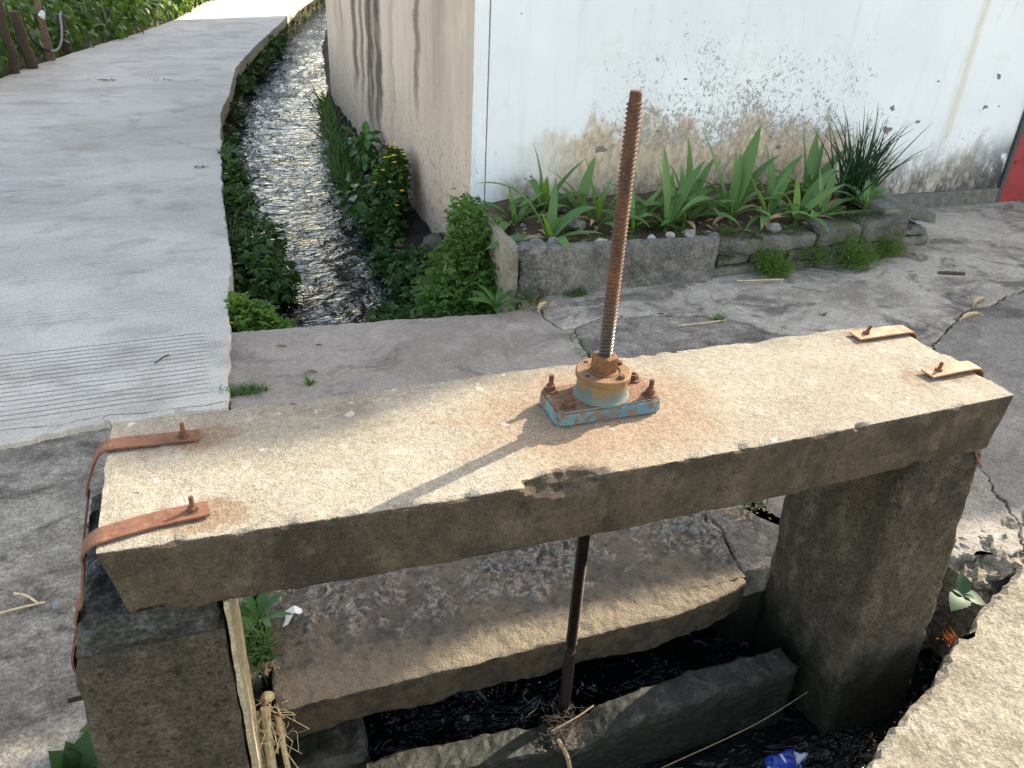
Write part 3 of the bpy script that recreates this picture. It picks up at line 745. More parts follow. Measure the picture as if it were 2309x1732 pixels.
# ------------------------------------------------------------------ house
HX, HY, HB = 1.571, 3.178, 8.42
hs = thing('house', (HX, HY, 0), 'white plastered house with damp stained front and streaked brown side wall beside the canal', 'house')
def box(name, lo, hi, mat, parent=None, loc=None, bev=0.):
    bm = bmesh.new(); bmesh.ops.create_cube(bm, size=1)
    for v in bm.verts: v.co = Vector([lo[i] + (hi[i] - lo[i]) * (v.co[i] + .5) for i in range(3)])
    if bev: bmesh.ops.bevel(bm, geom=bm.edges[:], offset=bev, segments=2, affect='EDGES')
    V = [v.co[:] for v in bm.verts]; F = [[v.index for v in f.verts] for f in bm.faces]; bm.free()
    return mesh(name, V, F, mat, parent, loc)
V, F = rough_box((HX, HY, -.1), (HX + .076, HY + .013, 1.7), .014, .004, .0015, 16, 3); mesh('corner_strip', V, F, M['white'], hs)
box('corner_strip', (HX, HY + .001, 1.702), (HX + .076, HY + .013, 3.83), M['white'], hs)
box('front_wall', (HX + .083, HY, -.1), (5.47, HY + .013, 3.83), M['white'], hs)
box('front_wall', (6.56, HY, -.1), (11.2, HY + .013, 3.83), M['white'], hs)
box('front_wall', (5.47, HY, 2.2), (6.56, HY + .013, 3.83), M['white'], hs)
box('side_wall', (HX + .001, HY + .0135, -.7), (HX + .25, HB, 3.83), M['side'], hs)
box('core_wall', (HX + .251, HY + .0136, -.3), (11.2, HY + .25, 3.82), M['dark_frame'], hs)
box('back_wall', (HX + .251, HB - .25, -.3), (11.2, HB, 3.83), M['side'], hs)
box('end_wall', (11.201, HY + .0137, -.3), (11.45, HB, 3.83), M['side'], hs)
V, F = rough_box((3.95, HY - .03, -.02), (5.468, HY - .001, .115), .03, .01, .004, 8, 2); mesh('plinth', V, F, M['plinth'], hs)
V, F = rough_box((6.562, HY - .03, -.02), (11.2, HY - .001, .115), .1, .01, .004, 8, 2); mesh('plinth', V, F, M['plinth'], hs)
dr = box('door', (5.51, HY - .018, .008), (6.52, HY + .005, 2.15), M['red_paint'], hs, bev=.003)
box('door_frame', (5.476, HY - .022, .002), (5.508, HY + .006, 2.19), M['dark_frame'], dr)
box('door_rail', (5.54, HY - .026, .28), (6.49, HY - .0185, .30), M['red_paint'], dr)
# roof: thick tiled slopes, eave 0.35 m out
RP = [(HY - .35, 3.69), (HY - .35, 3.79), ((HY + HB) / 2, 5.35), (HB + .35, 3.78), (HB + .35, 3.68), ((HY + HB) / 2, 5.22)]
V = [(HX - .12, y, z) for y, z in RP] + [(11.6, y, z) for y, z in RP]
F = [[0, 1, 2, 5], [5, 2, 3, 4], [6, 11, 8, 7], [11, 10, 9, 8]] + [[i, i + 6, (i + 1) % 6 + 6, (i + 1) % 6] for i in range(6)]
rf = mesh('roof', V, F, M['roof_tile'], hs)
box('shadow_block', (7.48, 3.38, 3.9), (7.86, 3.62, 5.66), M['render'], rf)  # unseen; added to cast a shadow on the back of the beam
V, F = rough_box((HX - .05, 3.3, -.75), (HX + .02, HB + .05, -.27), .05, .03, .05, 5, 6); mesh('footing', V, F, M['footing'], hs)

nb = thing('shade_house', (3.3, 9.2, 0), 'unseen plain rendered house added beyond the white house to shade the road', 'house')  # out of view, added to shade the road beside the canal
box('wall', (3.3, 9.2, -.3), (10, 14.3, 3.3), M['render'], nb)  # walls of the added, unseen shade_house
V = [(3.1, 9., 3.31), (10.2, 9., 3.31), (10.2, 14.4, 3.31), (3.1, 14.4, 3.31), (3.1, 11.75, 4.4), (10.2, 11.75, 4.4)]
mesh('roof', V, [[0, 1, 5, 4], [2, 3, 4, 5], [0, 4, 3], [1, 2, 5], [3, 2, 1, 0]], M['roof_tile'], nb)  # roof of the added, unseen shade_house

# ------------------------------------------------------------------ sluice: pillars, abutments, sill
def pil_l(p, q):
    q = q.copy()
    t = max(0, (.60 - p[2]) / 1.2)
    if p[0] < 0: q[0] -= .035 * min(1, max(0, (.634 - p[2]) / .12)) * (1 - max(0, p[2] - .5) * 2) + .012 * t * (p[2] < .5)
    return q
lp = thing('gate_pillar', (.05, .2, -.6), 'dark concrete pillar under the left end of the beam', 'pillar')
V, F = rough_box((-.045, .004, -.62), (.166, .372, .565), .02, .014, .005, 8, 4, pil_l); mesh('shaft', V, F, M['pillar'], lp)
V, F = rough_box((.1655, .012, -.6), (.1755, .35, .618), .016, .004, .003, 14, 5); mesh('sun_panel', V, F, M['painted_sun'], lp)  # thin panel that carries the painted sunlight
V, F = rough_box((-.05, .012, .54), (.160, .375, .6325), .012, .02, .012, 13, 9, pil_l); mesh('mortar_cap', V, F, M['mortar'], lp)
rp = thing('gate_pillar', (1.75, .2, -.6), 'tall concrete pillar under the right end of the beam above the dark pit', 'pillar')
def pil_r(p, q):
    q = q.copy()
    if p[0] > 1.8: q[0] += .10 * max(0, (.6 - p[2])) ** .8 - .02
    if p[0] < 1.7: q[0] += .055 * max(0, (.3 - p[2]))
    return q
V, F = rough_box((1.628, .014, -.7), (1.862, .374, .632), .02, .022, .006, 7, 14, pil_r); mesh('shaft', V, F, M['pillar'], rp)
o = mesh('rebar', *tube([(1.80, .012, .632), (1.825, .006, .59), (1.842, .008, .575)], .003, 6), M['rust_bolt'], rp)
V, F = rough_box((1.575, .385, -.65), (1.75, 2.28, -.112), .05, .02, .01, 6, 21); tag(mesh('abutment', V, F, M['pillar'], loc=(1.6, 1., -.65)), 'grey concrete side wall under the right end of the bridge slab', 'wall')
V, F = rough_box((.05, .42, -.65), (.215, 2.3, -.115), .05, .02, .01, 6, 22); tag(mesh('abutment', V, F, M['pillar'], loc=(.1, 1., -.65)), 'mossy concrete wall under the left end of the bridge slab', 'wall')
V, F = rough_box((.20, .20, -.62), (.425, .62, -.135), .018, .02, .01, 8, 25); tag(mesh('support_block', V, F, M['sill'], loc=(.3, .4, -.62)), 'stained concrete block below the left corner of the bridge slab', 'block')
def sillwarp(p, q):
    q = q.copy()
    if p[2] > -.3:
        d = abs(p[0] - .93)
        q[2] -= .05 * math.exp(-(d / .09) ** 2) * (1 if p[2] > -.2 else .4)
        if p[0] < .86: q[2] -= .018
        q[2] -= .012 * max(0, p[0] - 1.)
    q[1] += .012 * math.sin(p[0] * 5)
    return q
V, F = rough_box((.40, .10, -.62), (1.60, .185, -.122), .014, .013, .008, 9, 27, sillwarp); tag(mesh('gate_sill', V, F, M['sill'], loc=(1., .14, -.62)), 'narrow concrete sill crossing the channel in front of the dark water', 'sill')

# ------------------------------------------------------------------ beam
def beam():
    L, Wd, T = 1.845, .377, .1415
    cr = random.Random(5)
    CH = tuple((cr.uniform(.02, L - .02), cr.choice((0, 0, Wd)), H, cr.uniform(.008, .035), cr.uniform(.006, .016), cr.uniform(.006, .014)) for _ in range(26))
    V, F = grid_box((0, 0, H - T), (L, Wd, H), .0095); out = []; gr_ = []
    lo, hi = np.array((0, 0, H - T)), np.array((L, Wd, H))
    for p in V:
        x, y, z = p
        r = .003 + .009 * max(0, fbm(p, 17, 3, 4) + .15)
        if x > L - .05 and y > .2: r += .02
        c = np.clip(p, lo + r, hi - r); d = p - c; ln = np.linalg.norm(d); n = d / ln if ln > 1e-9 else d
        q = c + n * r + n * (.0022 * fbm(p, 10, 1, 4) + .0008 * nz(p, 90))
        # chips: a spalled bite in the front arris, smaller ones on the back and right arris
        for cx_, cy_, cz_, rx_, ry_, rz_ in CH + ((.76, 0, H, .085, .04, .036), (.70, 0, H, .03, .02, .014), (.82, 0, H, .035, .018, .016), (.345, Wd, H, .03, .02, .02), (1.815, Wd, H, .05, .03, .03), (L, .24, H, .018, .05, .02), (L, .10, H, .012, .03, .02), (1.62, 0, H - T, .02, .012, .012), (.04, 0, H - T, .04, .02, .014), (1.17, 0, H, .02, .01, .01), (1.42, Wd, H, .05, .012, .01)):
            e = ((x - cx_) / rx_) ** 2 + ((y - cy_) / ry_) ** 2 + ((z - cz_) / rz_) ** 2
            if e < 1:
                t = (1 - e) * (.75 + .5 * fbm(p, 40, 7, 3))
                q[2] += (-.6 if cz_ > H - .1 else .6) * rz_ * t; q[1] += (.65 if cy_ < .2 else -.65) * ry_ * t * (0 if abs(cy_ - .2) < .15 else 1)
                if cx_ > L - .01: q[0] -= .8 * rx_ * t
        q[1] -= .024 * sin(pi * x / L) * (1 - y / Wd)
        ed = min(x, L - x, y, Wd - y)
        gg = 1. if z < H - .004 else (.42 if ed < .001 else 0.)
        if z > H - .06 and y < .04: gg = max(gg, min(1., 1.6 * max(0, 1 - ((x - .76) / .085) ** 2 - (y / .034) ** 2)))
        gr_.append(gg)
        k = (H - z) / T
        q[0] += k * (.026 if x < .5 * L else -.02) * abs(2 * x / L - 1) ** 3
        out.append(q)
    o = mesh('concrete_beam', out, F, M['beam'], loc=(L / 2, Wd / 2, H - T), smooth=True, attrs={'side_shade_chip': gr_})
    tag(o, 'long sunlit concrete beam with chipped front edge lying across the two pillars', 'beam')
    return o
bmo = beam()
try:
    bmo.data.set_sharp_from_angle(angle=radians(38))
except Exception: pass
for o in bpy.data.objects:
    if o.name.startswith('bridge_edge'): 
        try: o.data.set_sharp_from_angle(angle=radians(45))
        except Exception: pass

# ------------------------------------------------------------------ screw hoist
RX, RY = .926, .194
ho = thing('screw_hoist', (RX, RY, H), 'rusty threaded screw rod rising from a flaking blue cast base on the beam', 'screw hoist')
def plate():
    bm = bmesh.new(); pts = [(.809, .142), (.826, .136), (1.024, .136), (1.039, .142), (1.039, .238), (1.027, .246), (.825, .246), (.809, .238)]
    b = [bm.verts.new((x, y, H + .001)) for x, y in pts]; c = (.924, .191)
    t = [bm.verts.new((c[0] + (x - c[0]) * .982, c[1] + (y - c[1]) * .965, H + .0325)) for x, y in pts]
    bm.faces.new(b[::-1]); bm.faces.new(t)
    for i in range(8): bm.faces.new([b[i], b[(i + 1) % 8], t[(i + 1) % 8], t[i]])
    bmesh.ops.bevel(bm, geom=[e for e in bm.edges], offset=.004, segments=2, affect='EDGES')
    V = [v.co[:] for v in bm.verts]; F = [[v.index for v in f.verts] for f in bm.faces]; bm.free()
    return mesh('base_plate', V, F, M['blue'], ho, smooth=False)
plate()
V, F = lathe([(.060, .0305), (.0555, .034), (.053, .039), (.0515, .046), (.0508, .066), (.052, .0705)], 40, (RX, RY, H)); mesh('housing', V, F, M['housing'], ho, smooth=True)
fl = None
V, F = lathe([(.030, .0705), (.0535, .0705), (.0555, .0722), (.0555, .0825), (.0535, .0846), (.034, .0846), (.0338, .0825), (.030, .0825)], 44, (RX, RY, H)); fl = mesh('flange', V, F[:-2] + [], M['rust_flange'], ho)
V, F = lathe([(.0295, .0715), (.0295, .083), (.026, .0862)], 28, (RX, RY, H)); mesh('bush', V, F, M['rust_nut'], ho)
V, F = lathe([(.0225, .083), (.0262, .0845), (.0268, .087), (.0268, .115), (.0262, .1175), (.0215, .120), (.0150, .120), (.0148, .112)], 6, (RX, RY, H), radians(20)); mesh('hex_nut', V, F, M['rust_nut'], ho)
for a, head in ((20, 1), (-62, 1), (118, 0), (200, 0)):
    cx_, cy_ = RX + .0445 * cos(radians(a)), RY + .0445 * sin(radians(a))
    if head: V, F = lathe([(.0065, .0843), (.0068, .0865), (.0068, .0895), (.0058, .0912)], 12, (cx_, cy_, H)); mesh('flange_screw', V, F, M['rust_bolt'], fl)
    else: V, F = lathe([(.0048, .0843), (.0048, .0852)], 12, (cx_, cy_, H)); mesh('screw_hole', V, F, M['dark_steel'], fl)
# threaded rod: trapezoid thread as a helix
def screw(z0, z1, pitch=.0078, R0=.0112, R1=.0141, seg=18):
    prof = ((0., R0), (.26, R0), (.42, R1), (.74, R1), (.9, R0)); zs = []; rs = []
    n = int((z1 - z0) / pitch)
    for i in range(n):
        for t, r in prof: zs.append(z0 + (i + t) * pitch); rs.append(r)
    V = []; F = []
    for z, r in zip(zs, rs):
        for k in range(seg):
            a = 2 * pi * k / seg; rr = r + .0005 * nz((cos(a), sin(a), z * 40), 2.2)
            V.append((RX + rr * cos(a), RY + rr * sin(a), z + pitch * k / seg))
    m = len(zs)
    for i in range(m - 1):
        for k in range(seg):
            if k < seg - 1: F.append([i * seg + k, i * seg + k + 1, (i + 1) * seg + k + 1, (i + 1) * seg + k])
            elif i + 5 < m - 1: F.append([i * seg + k, (i + 5) * seg, (i + 6) * seg, (i + 1) * seg + k])
    return V, F
ROD_TOP = 1.394
V, F = screw(H + .105, ROD_TOP - .016); rod = mesh('threaded_rod', V, F, M['screw'], ho)
V, F = lathe([(.0112, -.03), (.0108, .0), (.0106, .012), (.0092, .0145)], 18, (RX, RY, ROD_TOP - .0145)); mesh('rod_tip', V, F, M['rust_rod'], rod)
V, F = lathe([(.0105, -1.1), (.0105, .64)], 14, (RX, RY, .74)); mesh('rod_core', V, F, M['dark_steel'], rod)
V, F = screw(.08, H - .12); mesh('lower_rod', V, F, M['screw'], ho)
V, F = lathe([(.0148, 0), (.0148, .42), (.0135, .425)], 16, (RX, RY, -.36)); mesh('rod_sleeve', V, F, M['dark_steel'], ho)
def bolt(x, y, z, parent, name='anchor_bolt', h=.034, r=.0052, nr=.0105, nh=.0095, washer=.0155, tilt=0., stud=True, nutmat=None):
    prt = []
    sv = tube([(x, y, z - .01), (x, y, z + nh * .5), (x + tilt * .3, y, z + h * .6), (x + tilt, y + tilt * .2, z + h)], [r, r, r, r * .95], 10) if stud else lathe([(r * 1.2, .0), (r * 1.2, nh * .4)], 10, (x, y, z))
    b = mesh(name, *sv, M['rust_bolt'], parent)
    ph = rng.random() * 2
    V, F = lathe([(nr * .92, .0035), (nr, .0045), (nr, .0035 + nh), (nr * .86, .0035 + nh + .0015)] + ([] if stud else [(r, .0035 + nh + .0015), (r, .004)]), 6, (x, y, z), ph); mesh('nut', V, F, M['rust_bolt'], b)
    V, F = lathe([(washer, .0), (washer, .003), (washer * .9, .0038)], 18, (x, y, z)); mesh('washer', V, F, M['rust_bolt'], b)
    return b
for x, y, st in ((.829, .227, True), (.838, .158, True), (1.020, .160, True), (1.014, .224, False)):
    bolt(x, y, H + .0325, ho, stud=st, h=.036)

# ------------------------------------------------------------------ steel straps over the beam ends
def strap(path, wd, ydir, label, bx, by, grp, th=.0038, tilt=0., bh=.03, yaw=0., mt='rust_strap'):
    P = spline(path, 6); o0 = P[0]
    t = thing('steel_strap', tuple(P[0]), label, 'strap', grp)
    V = []; F = []; n = len(P)
    for i, p in enumerate(P):
        tg = P[min(i + 1, n - 1)] - P[max(i - 1, 0)]; tg /= np.linalg.norm(tg)
        s = np.array([0, 1., 0]) + np.array([yaw, 0, 0]); s -= tg * s.dot(tg); s /= np.linalg.norm(s); nn = np.cross(tg, s)
        wv_ = wd * (1 + .05 * nz(p, 40)); 
        for a, b in ((-.5, 0), (.5, 0), (.5, 1), (-.5, 1)): V.append(p + s * a * wv_ + nn * b * th * (1 if nn[2] >= 0 or abs(nn[2]) < .3 else -1))
    for i in range(n - 1):
        for k in range(4): j = (k + 1) % 4; F.append([i * 4 + k, i * 4 + j, i * 4 + 4 + j, i * 4 + 4 + k])
    F += [[3, 2, 1, 0], [4 * n - 4, 4 * n - 3, 4 * n - 2, 4 * n - 1]]
    mesh('band', V, F, M[mt], t)
    bolt(bx, by, H + .0055, t, 'strap_bolt', bh, .0042, .0085, .0065, .0115, tilt)
    return t
G = 'steel straps tying the beam down'
strap([(.166, .058, H + .004), (.09, .050, H + .005), (.03, .038, H + .005), (-.002, .033, H + .001), (-.022, .032, H - .022), (-.040, .034, H - .10), (-.062, .038, H - .17), (-.083, .05, H - .25), (-.075, .07, H - .32)], .037, 1, 'orange rusty steel strap bent over the near left corner of the beam', .142, .056, G)
strap([(.158, .285, H + .004), (.08, .288, H + .004), (.03, .29, H + .005), (-.004, .291, H + .002), (-.020, .291, H - .018), (-.042, .29, H - .07), (-.065, .288, H - .15), (-.08, .286, H - .22), (-.08, .285, H - .34)], .034, 1, 'rusty steel strap bent over the far left corner of the beam', .130, .284, G)
strap([(1.672, .322, H + .006), (1.74, .322, H + .007), (1.80, .324, H + .006), (1.838, .325, H + .003), (1.853, .325, H - .012), (1.856, .325, H - .05), (1.857, .325, H - .1)], .042, 1, 'tan rusted strap at the far right corner of the beam with a bent bolt', 1.706, .323, G, tilt=.012, bh=.022, mt='rust_tan')
strap([(1.704, .117, H + .007), (1.77, .118, H + .009), (1.82, .120, H + .009), (1.850, .121, H + .005), (1.863, .121, H - .012), (1.866, .121, H - .05), (1.867, .121, H - .1)], .038, 1, 'tan rusted strap at the near right end of the beam, standing off its edge', 1.738, .119, G, tilt=.004, bh=.026, mt='rust_tan')
tag(mesh('iron_stub', *tube([(-.125, .1, .374), (-.04, .1, .376)], .0048, 8), M['dark_steel'], loc=(-.08, .1, .37)), 'short dark iron stub sticking out of the left pillar', 'rebar')

# ------------------------------------------------------------------ planter against the white wall
pl = thing('planter', (2.7, 2.6, 0), 'low planter of concrete panels and mossy stacked stones against the white wall', 'planter')
def pw(p, q):
    q = q.copy(); q[1] += .01 * (p[0] - 1.72); return q
V, F = rough_box((1.70, 2.352, -.02), (2.668, 2.412, .232), .016, .010, .005, 8, 31, pw)
V = np.array(V); V[:, 2] += np.where(V[:, 2] > .1, (2.67 - V[:, 0]) * .028, 0); mesh('front_panel', V, F, M['panel'], pl)
V, F = rough_box((1.518, 2.36, -.45), (1.566, 2.84, .275), .02, .010, .005, 8, 33); mesh('side_panel', V, F, M['panel_side'], pl)
V, F = rough_box((1.568, 2.335, -.02), (1.705, 2.46, .268), .012, .03, .022, 9, 35); mesh('broken_corner', V, F, M['panel'], pl)
STN = [(2.675, 2.95, .0, .056, .0, 'stone_clean'), (2.70, 2.905, .062, .122, .012, 'stone_clean'), (2.672, 2.94, .128, .205, .0, 'stone'),
       (2.955, 3.33, .0, .05, .01, 'stone'), (2.915, 3.15, .055, .12, .02, 'stone'), (2.945, 3.30, .126, .208, .0, 'stone_clean'),
       (3.155, 3.42, .056, .12, .015, 'stone'), (3.34, 3.68, .0, .06, .0, 'stone'), (3.31, 3.60, .126, .232, -.01, 'stone'),
       (3.43, 3.75, .066, .122, .01, 'stone'), (3.61, 3.90, .128, .25, -.01, 'stone'), (3.69, 4.0, .0, .06, .01, 'stone'),
       (3.76, 4.13, .066, .128, .0, 'stone_clean'), (3.88, 4.10, .134, .17, .02, 'stone_clean')]
for i, (a, b, z0, z1, dy, mt) in enumerate(STN):
    y0 = 2.375 + .012 * (a - 2.67) + dy
    def tw(p, q, i=i, a=a):
        q = q.copy(); q[2] += .018 * sin(i * 2.1) * (p[0] - a); q[1] += .05 * sin(i * 1.7 + 1) * (p[0] - a); return q
    V, F = rough_box((a, y0, z0), (b, y0 + .2, z1), .02, .016, .009, 9, 40 + i * 3, tw); mesh('stone', V, F, M[mt], pl)
def capw(p, q):
    q = q.copy(); q[2] -= .22 * max(0, p[0] - 3.95); return q
V, F = rough_box((3.80, 2.46, .225), (4.20, 2.86, .285), .022, .012, .007, 7, 77, capw); mesh('capstone', V, F, M['stone_clean'], pl)
sv = []; sf = []
for i in range(46):
    for j in range(15):
        x = 1.57 + (4.0 - 1.57) * i / 45; y = 2.40 + (3.176 - 2.40) * j / 14
        sv.append((x, y, .185 + .05 * j / 14 + .03 * fbm((x, y, 0), 6, 1, 4) - (.06 if x < 1.66 and j > 5 else 0)))
for i in range(45):
    for j in range(14): a = i * 15 + j; sf.append([a, a + 15, a + 16, a + 1])
mesh('soil', sv, sf, M['soil'], pl)
def pebble(name, c, r, mat, parent=None, seed=1., flat=.7, label=None, cat=None, group=None):
    bm = bmesh.new(); bmesh.ops.create_icosphere(bm, subdivisions=2, radius=1)
    V = []
    for v in bm.verts:
        d = np.array(v.co); k = 1 + .45 * fbm(d, 1.1, seed * 3.1, 3); V.append(np.array(c) + d * k * r * np.array([1, .85, flat]))
    F = [[v.index for v in f.verts] for f in bm.faces]; bm.free()
    o = mesh(name, V, F, mat, parent, loc=None if parent is not None else (c[0], c[1], c[2] - r * flat))
    if label: tag(o, label, cat, group)
    return o
for i, (x, y, r, m) in enumerate(((2.02, 2.43, .032, 'pale_stone'), (2.31, 2.44, .024, 'pale_stone'), (2.42, 2.445, .028, 'pale_stone'), (2.53, 2.44, .034, 'pebble'), (1.78, 2.46, .04, 'pebble'), (1.70, 2.50, .035, 'pebble'), (2.0, 2.7, .05, 'pebble'), (3.05, 2.44, .04, 'pebble'))):
    pebble('stone_chip', (x, y, .225 + r * .3), r, M[m], pl, i + 1.)

for i in range(26):
    x, y, r = 1.7 + 2.1 * rng.random(), 2.46 + .6 * rng.random(), .012 + .03 * rng.random() ** 2
    pebble('clod', (x, y, .19 + .05 * (y - 2.4) / .77), r, M['soil' if i % 3 else 'pebble'], pl, i + 20., .7)
scatter('litter', T_ovate(.4, .3), [((1.65 + 2.2 * rng.random(), 2.45 + .65 * rng.random(), .222), rotm((rng.normal(), rng.normal(), .3)), .02 + .03 * rng.random()) for _ in range(160)], M['straw_dark'], pl, kind='stuff')
scatter('low_weeds', T_tiny(), blob_items([((x, y, .215), (.07, .05, .025)) for x, y in ((2.2, 2.47), (2.02, 2.5), (2.55, 2.5), (2.8, 2.5), (3.1, 2.48), (2.35, 2.75), (3.45, 2.5), (1.9, 2.7))], 1500, .012, .2), M['herb'], pl, kind='stuff')
# moss cushion on the stone rim
scatter('moss', T_tiny(), blob_items([((2.85, 2.44, .205), (.2, .06, .025)), ((3.15, 2.45, .21), (.2, .06, .02)), ((2.74, 2.385, .14), (.06, .03, .06)), ((3.7, 2.45, .25), (.12, .08, .02))], 2600, .012, .3), M['moss'], pl, kind='stuff')

# ------------------------------------------------------------------ strap-leaved plants
def strapleaf(base, az, ln, el, droop, wd, tipcurl=0.):
    a = radians(az); h = np.array([cos(a), sin(a), 0]); s = np.array([-sin(a), cos(a), 0]); up = np.array([0, 0, 1.])
    n = 12; p = np.array(base, float); V = []; F = []; e = radians(el); tw = rng.normal() * .25
    w2k = 1.0 + .22 * rng.random()
    for i in range(n + 1):
        t = i / n
        e2 = e - droop * t ** 1.6 - (tipcurl * max(0, t - .72) / .28)
        d = h * cos(e2) + up * sin(e2); nn = -h * sin(e2) + up * cos(e2)
        w2 = w2k * wd * (.42 + .58 * min(1, t / .35)) * (1 - max(0, (t - .38) / .62) ** 1.9) * .5 + .0008
        ang = tw * t; s2 = s * cos(ang) + nn * sin(ang); n2 = nn * cos(ang) - s * sin(ang)
        fo = .42 * (1 - .6 * t)
        V += [p - s2 * w2 + n2 * w2 * fo, p.copy(), p + s2 * w2 + n2 * w2 * fo]
        p = p + d * ln * 1.04 / n
    for i in range(n):
        a_ = i * 3; F += [[a_, a_ + 1, a_ + 4, a_ + 3], [a_ + 1, a_ + 2, a_ + 5, a_ + 4]]
    return V, F
def lily(b, leaves, label):
    t = thing('lily_plant', b, label, 'plant', 'strap leaved plants in the planter')
    leaves = list(leaves) + [(rng.random() * 360, .2 + .12 * rng.random(), 25 + 30 * rng.random(), .6 + .7 * rng.random(), .036 + .012 * rng.random()) for _ in range(4)]
    for (az, ln, el, dr_, wd, *tc) in leaves:
        dr_ = dr_ + (.5 if el < 66 else .15) * (1 + .3 * rng.normal()); az += rng.normal() * 5
        V, F = strapleaf((b[0] + .008 * cos(radians(az)), b[1] + .008 * sin(radians(az)), b[2]), az, ln, el, dr_, wd, tc[0] if tc else 0.)
        young = el > 72 and ln < .26
        mesh('leaf', V, F, M['lily_young' if young else 'lily'], t, smooth=True, attrs={'rnd': np.full(len(V), rng.random())})
    for _ in range(2):
        V, F = strapleaf((b[0], b[1], b[2] + .01), rng.random() * 360, .14 + .1 * rng.random(), 10 + 20 * rng.random(), .7, .03, .5); mesh('dead_leaf', V, F, M['straw_dark'], t, smooth=True)
    V, F = tube([(b[0], b[1], b[2] - .05), (b[0] + .003, b[1], b[2] + .03), (b[0], b[1], b[2] + .06)], [.014, .012, .006], 8); mesh('stalk', V, F, M['lily_young'], t, attrs={'rnd': np.full(len(V), .3)})
    return t
lily((1.93, 2.98, .22), [(165, .37, 84, .1, .062), (5, .34, 62, .15, .05), (187, .44, 42, .45, .055), (200, .30, 46, 1.1, .045), (-12, .30, 48, 1.0, .042), (250, .22, 80, .2, .035), (100, .2, 82, .2, .03), (215, .26, 20, .5, .04)], 'strap leaved plant at the wall corner with one broad leaf standing upright')
lily((1.80, 2.56, .21), [(150, .40, 64, .2, .045), (165, .30, 66, .3, .05), (60, .30, 80, .1, .042), (10, .26, 46, .2, .04), (182, .34, 14, .35, .055), (-8, .26, 22, .2, .035), (200, .17, 76, .2, .03)], 'strap leaved plant behind the broken corner of the planter, one leaf lying on the rim')
lily((2.10, 2.90, .22), [(170, .24, 68, .3, .035), (40, .32, 66, .2, .06), (200, .26, 38, .8, .04), (-30, .2, 50, .4, .035), (185, .22, 60, .9, .03)], 'small dark strap leaved plant tucked behind two others left of the rod')
lily((2.12, 2.70, .225), [(165, .38, 80, .1, .058), (160, .40, 58, .15, .05), (20, .26, 80, .2, .03), (-15, .38, 34, .25, .052), (-32, .34, 62, -.35, .048), (200, .22, 52, .9, .045, .6), (250, .18, 82, .2, .03)], 'strap leaved plant just left of the threaded rod with spread leaves')
lily((2.29, 2.62, .215), [(95, .26, 82, .2, .03), (12, .40, 46, .55, .05), (20, .32, 52, .4, .04), (-10, .36, 14, .3, .058), (160, .2, 60, .5, .035), (30, .28, 34, .5, .05)], 'strap leaved plant partly behind the threaded rod')
lily((2.48, 2.60, .215), [(110, .42, 84, .05, .052), (150, .36, 82, .1, .05), (160, .40, 46, .25, .06), (20, .40, 62, .1, .055), (15, .46, 38, .35, .06), (60, .3, 70, .3, .05), (185, .2, 55, 1., .035)], 'strap leaved plant right of the rod with two leaves crossing upright')
lily((2.72, 2.80, .22), [(105, .40, 86, .05, .05), (160, .34, 70, .1, .04, 1.0), (178, .36, 60, 1.1, .045), (30, .36, 62, .1, .06), (0, .42, 30, .5, .05), (230, .2, 80, .2, .03)], 'pale strap leaved plant with an arching leaf before the brown damp patch')
lily((2.93, 2.68, .225), [(140, .52, 66, .1, .066), (100, .36, 86, .05, .045), (35, .52, 60, .05, .085), (20, .50, 52, .15, .06), (200, .50, 40, .9, .055), (185, .46, 28, .5, .055), (60, .34, 70, .1, .05), (170, .36, 64, .9, .04)], 'largest strap leaved plant in the middle of the planter, leaves in a wide fan')
lily((3.10, 2.58, .225), [(150, .36, 66, .2, .04), (170, .3, 70, .9, .035, 1.2), (20, .28, 66, .2, .045), (190, .26, 50, 1.1, .04), (-20, .2, 30, .7, .05, .8), (40, .34, 64, .2, .05)], 'short strap leaved plant before the largest one with curled leaf tips')
lily((3.27, 2.55, .22), [(150, .26, 60, 1.3, .04), (10, .34, 44, .2, .055), (30, .46, 40, .1, .065), (180, .24, 68, .8, .035, 1.), (-10, .22, 24, .6, .05), (90, .24, 80, .2, .035), (-5, .62, 10, -.35, .045)], 'low strap leaved plant behind the mossy stones with one long leaf reaching right')
lily((3.60, 2.90, .225), [(130, .46, 78, -.05, .05, -.2), (60, .38, 78, .1, .055), (20, .50, 46, .3, .055), (30, .40, 56, .2, .05), (165, .32, 48, .4, .075), (180, .28, 40, 1.1, .05), (10, .36, 44, .6, .06, .9), (240, .26, 74, 1.2, .045, 1.)], 'tall strap leaved plant beside the onion clump, its leaf rolled upright')
lily((3.46, 2.58, .22), [(155, .24, 66, .3, .035), (40, .3, 62, .3, .045), (10, .28, 40, .9, .04), (95, .26, 82, .1, .035), (-15, .18, 36, 1.2, .045, 1.), (190, .2, 40, .8, .04)], 'short bright strap leaved plant between stones and the onion clump')
lily((3.80, 2.62, .25), [(30, .22, 52, .2, .04), (5, .24, 24, .3, .045), (185, .28, 34, .3, .04), (60, .2, 66, .2, .035), (170, .26, 22, .8, .035), (-25, .12, 30, 1.2, .04, .8)], 'small strap leaved plant beside the leaning capstone at the right end')

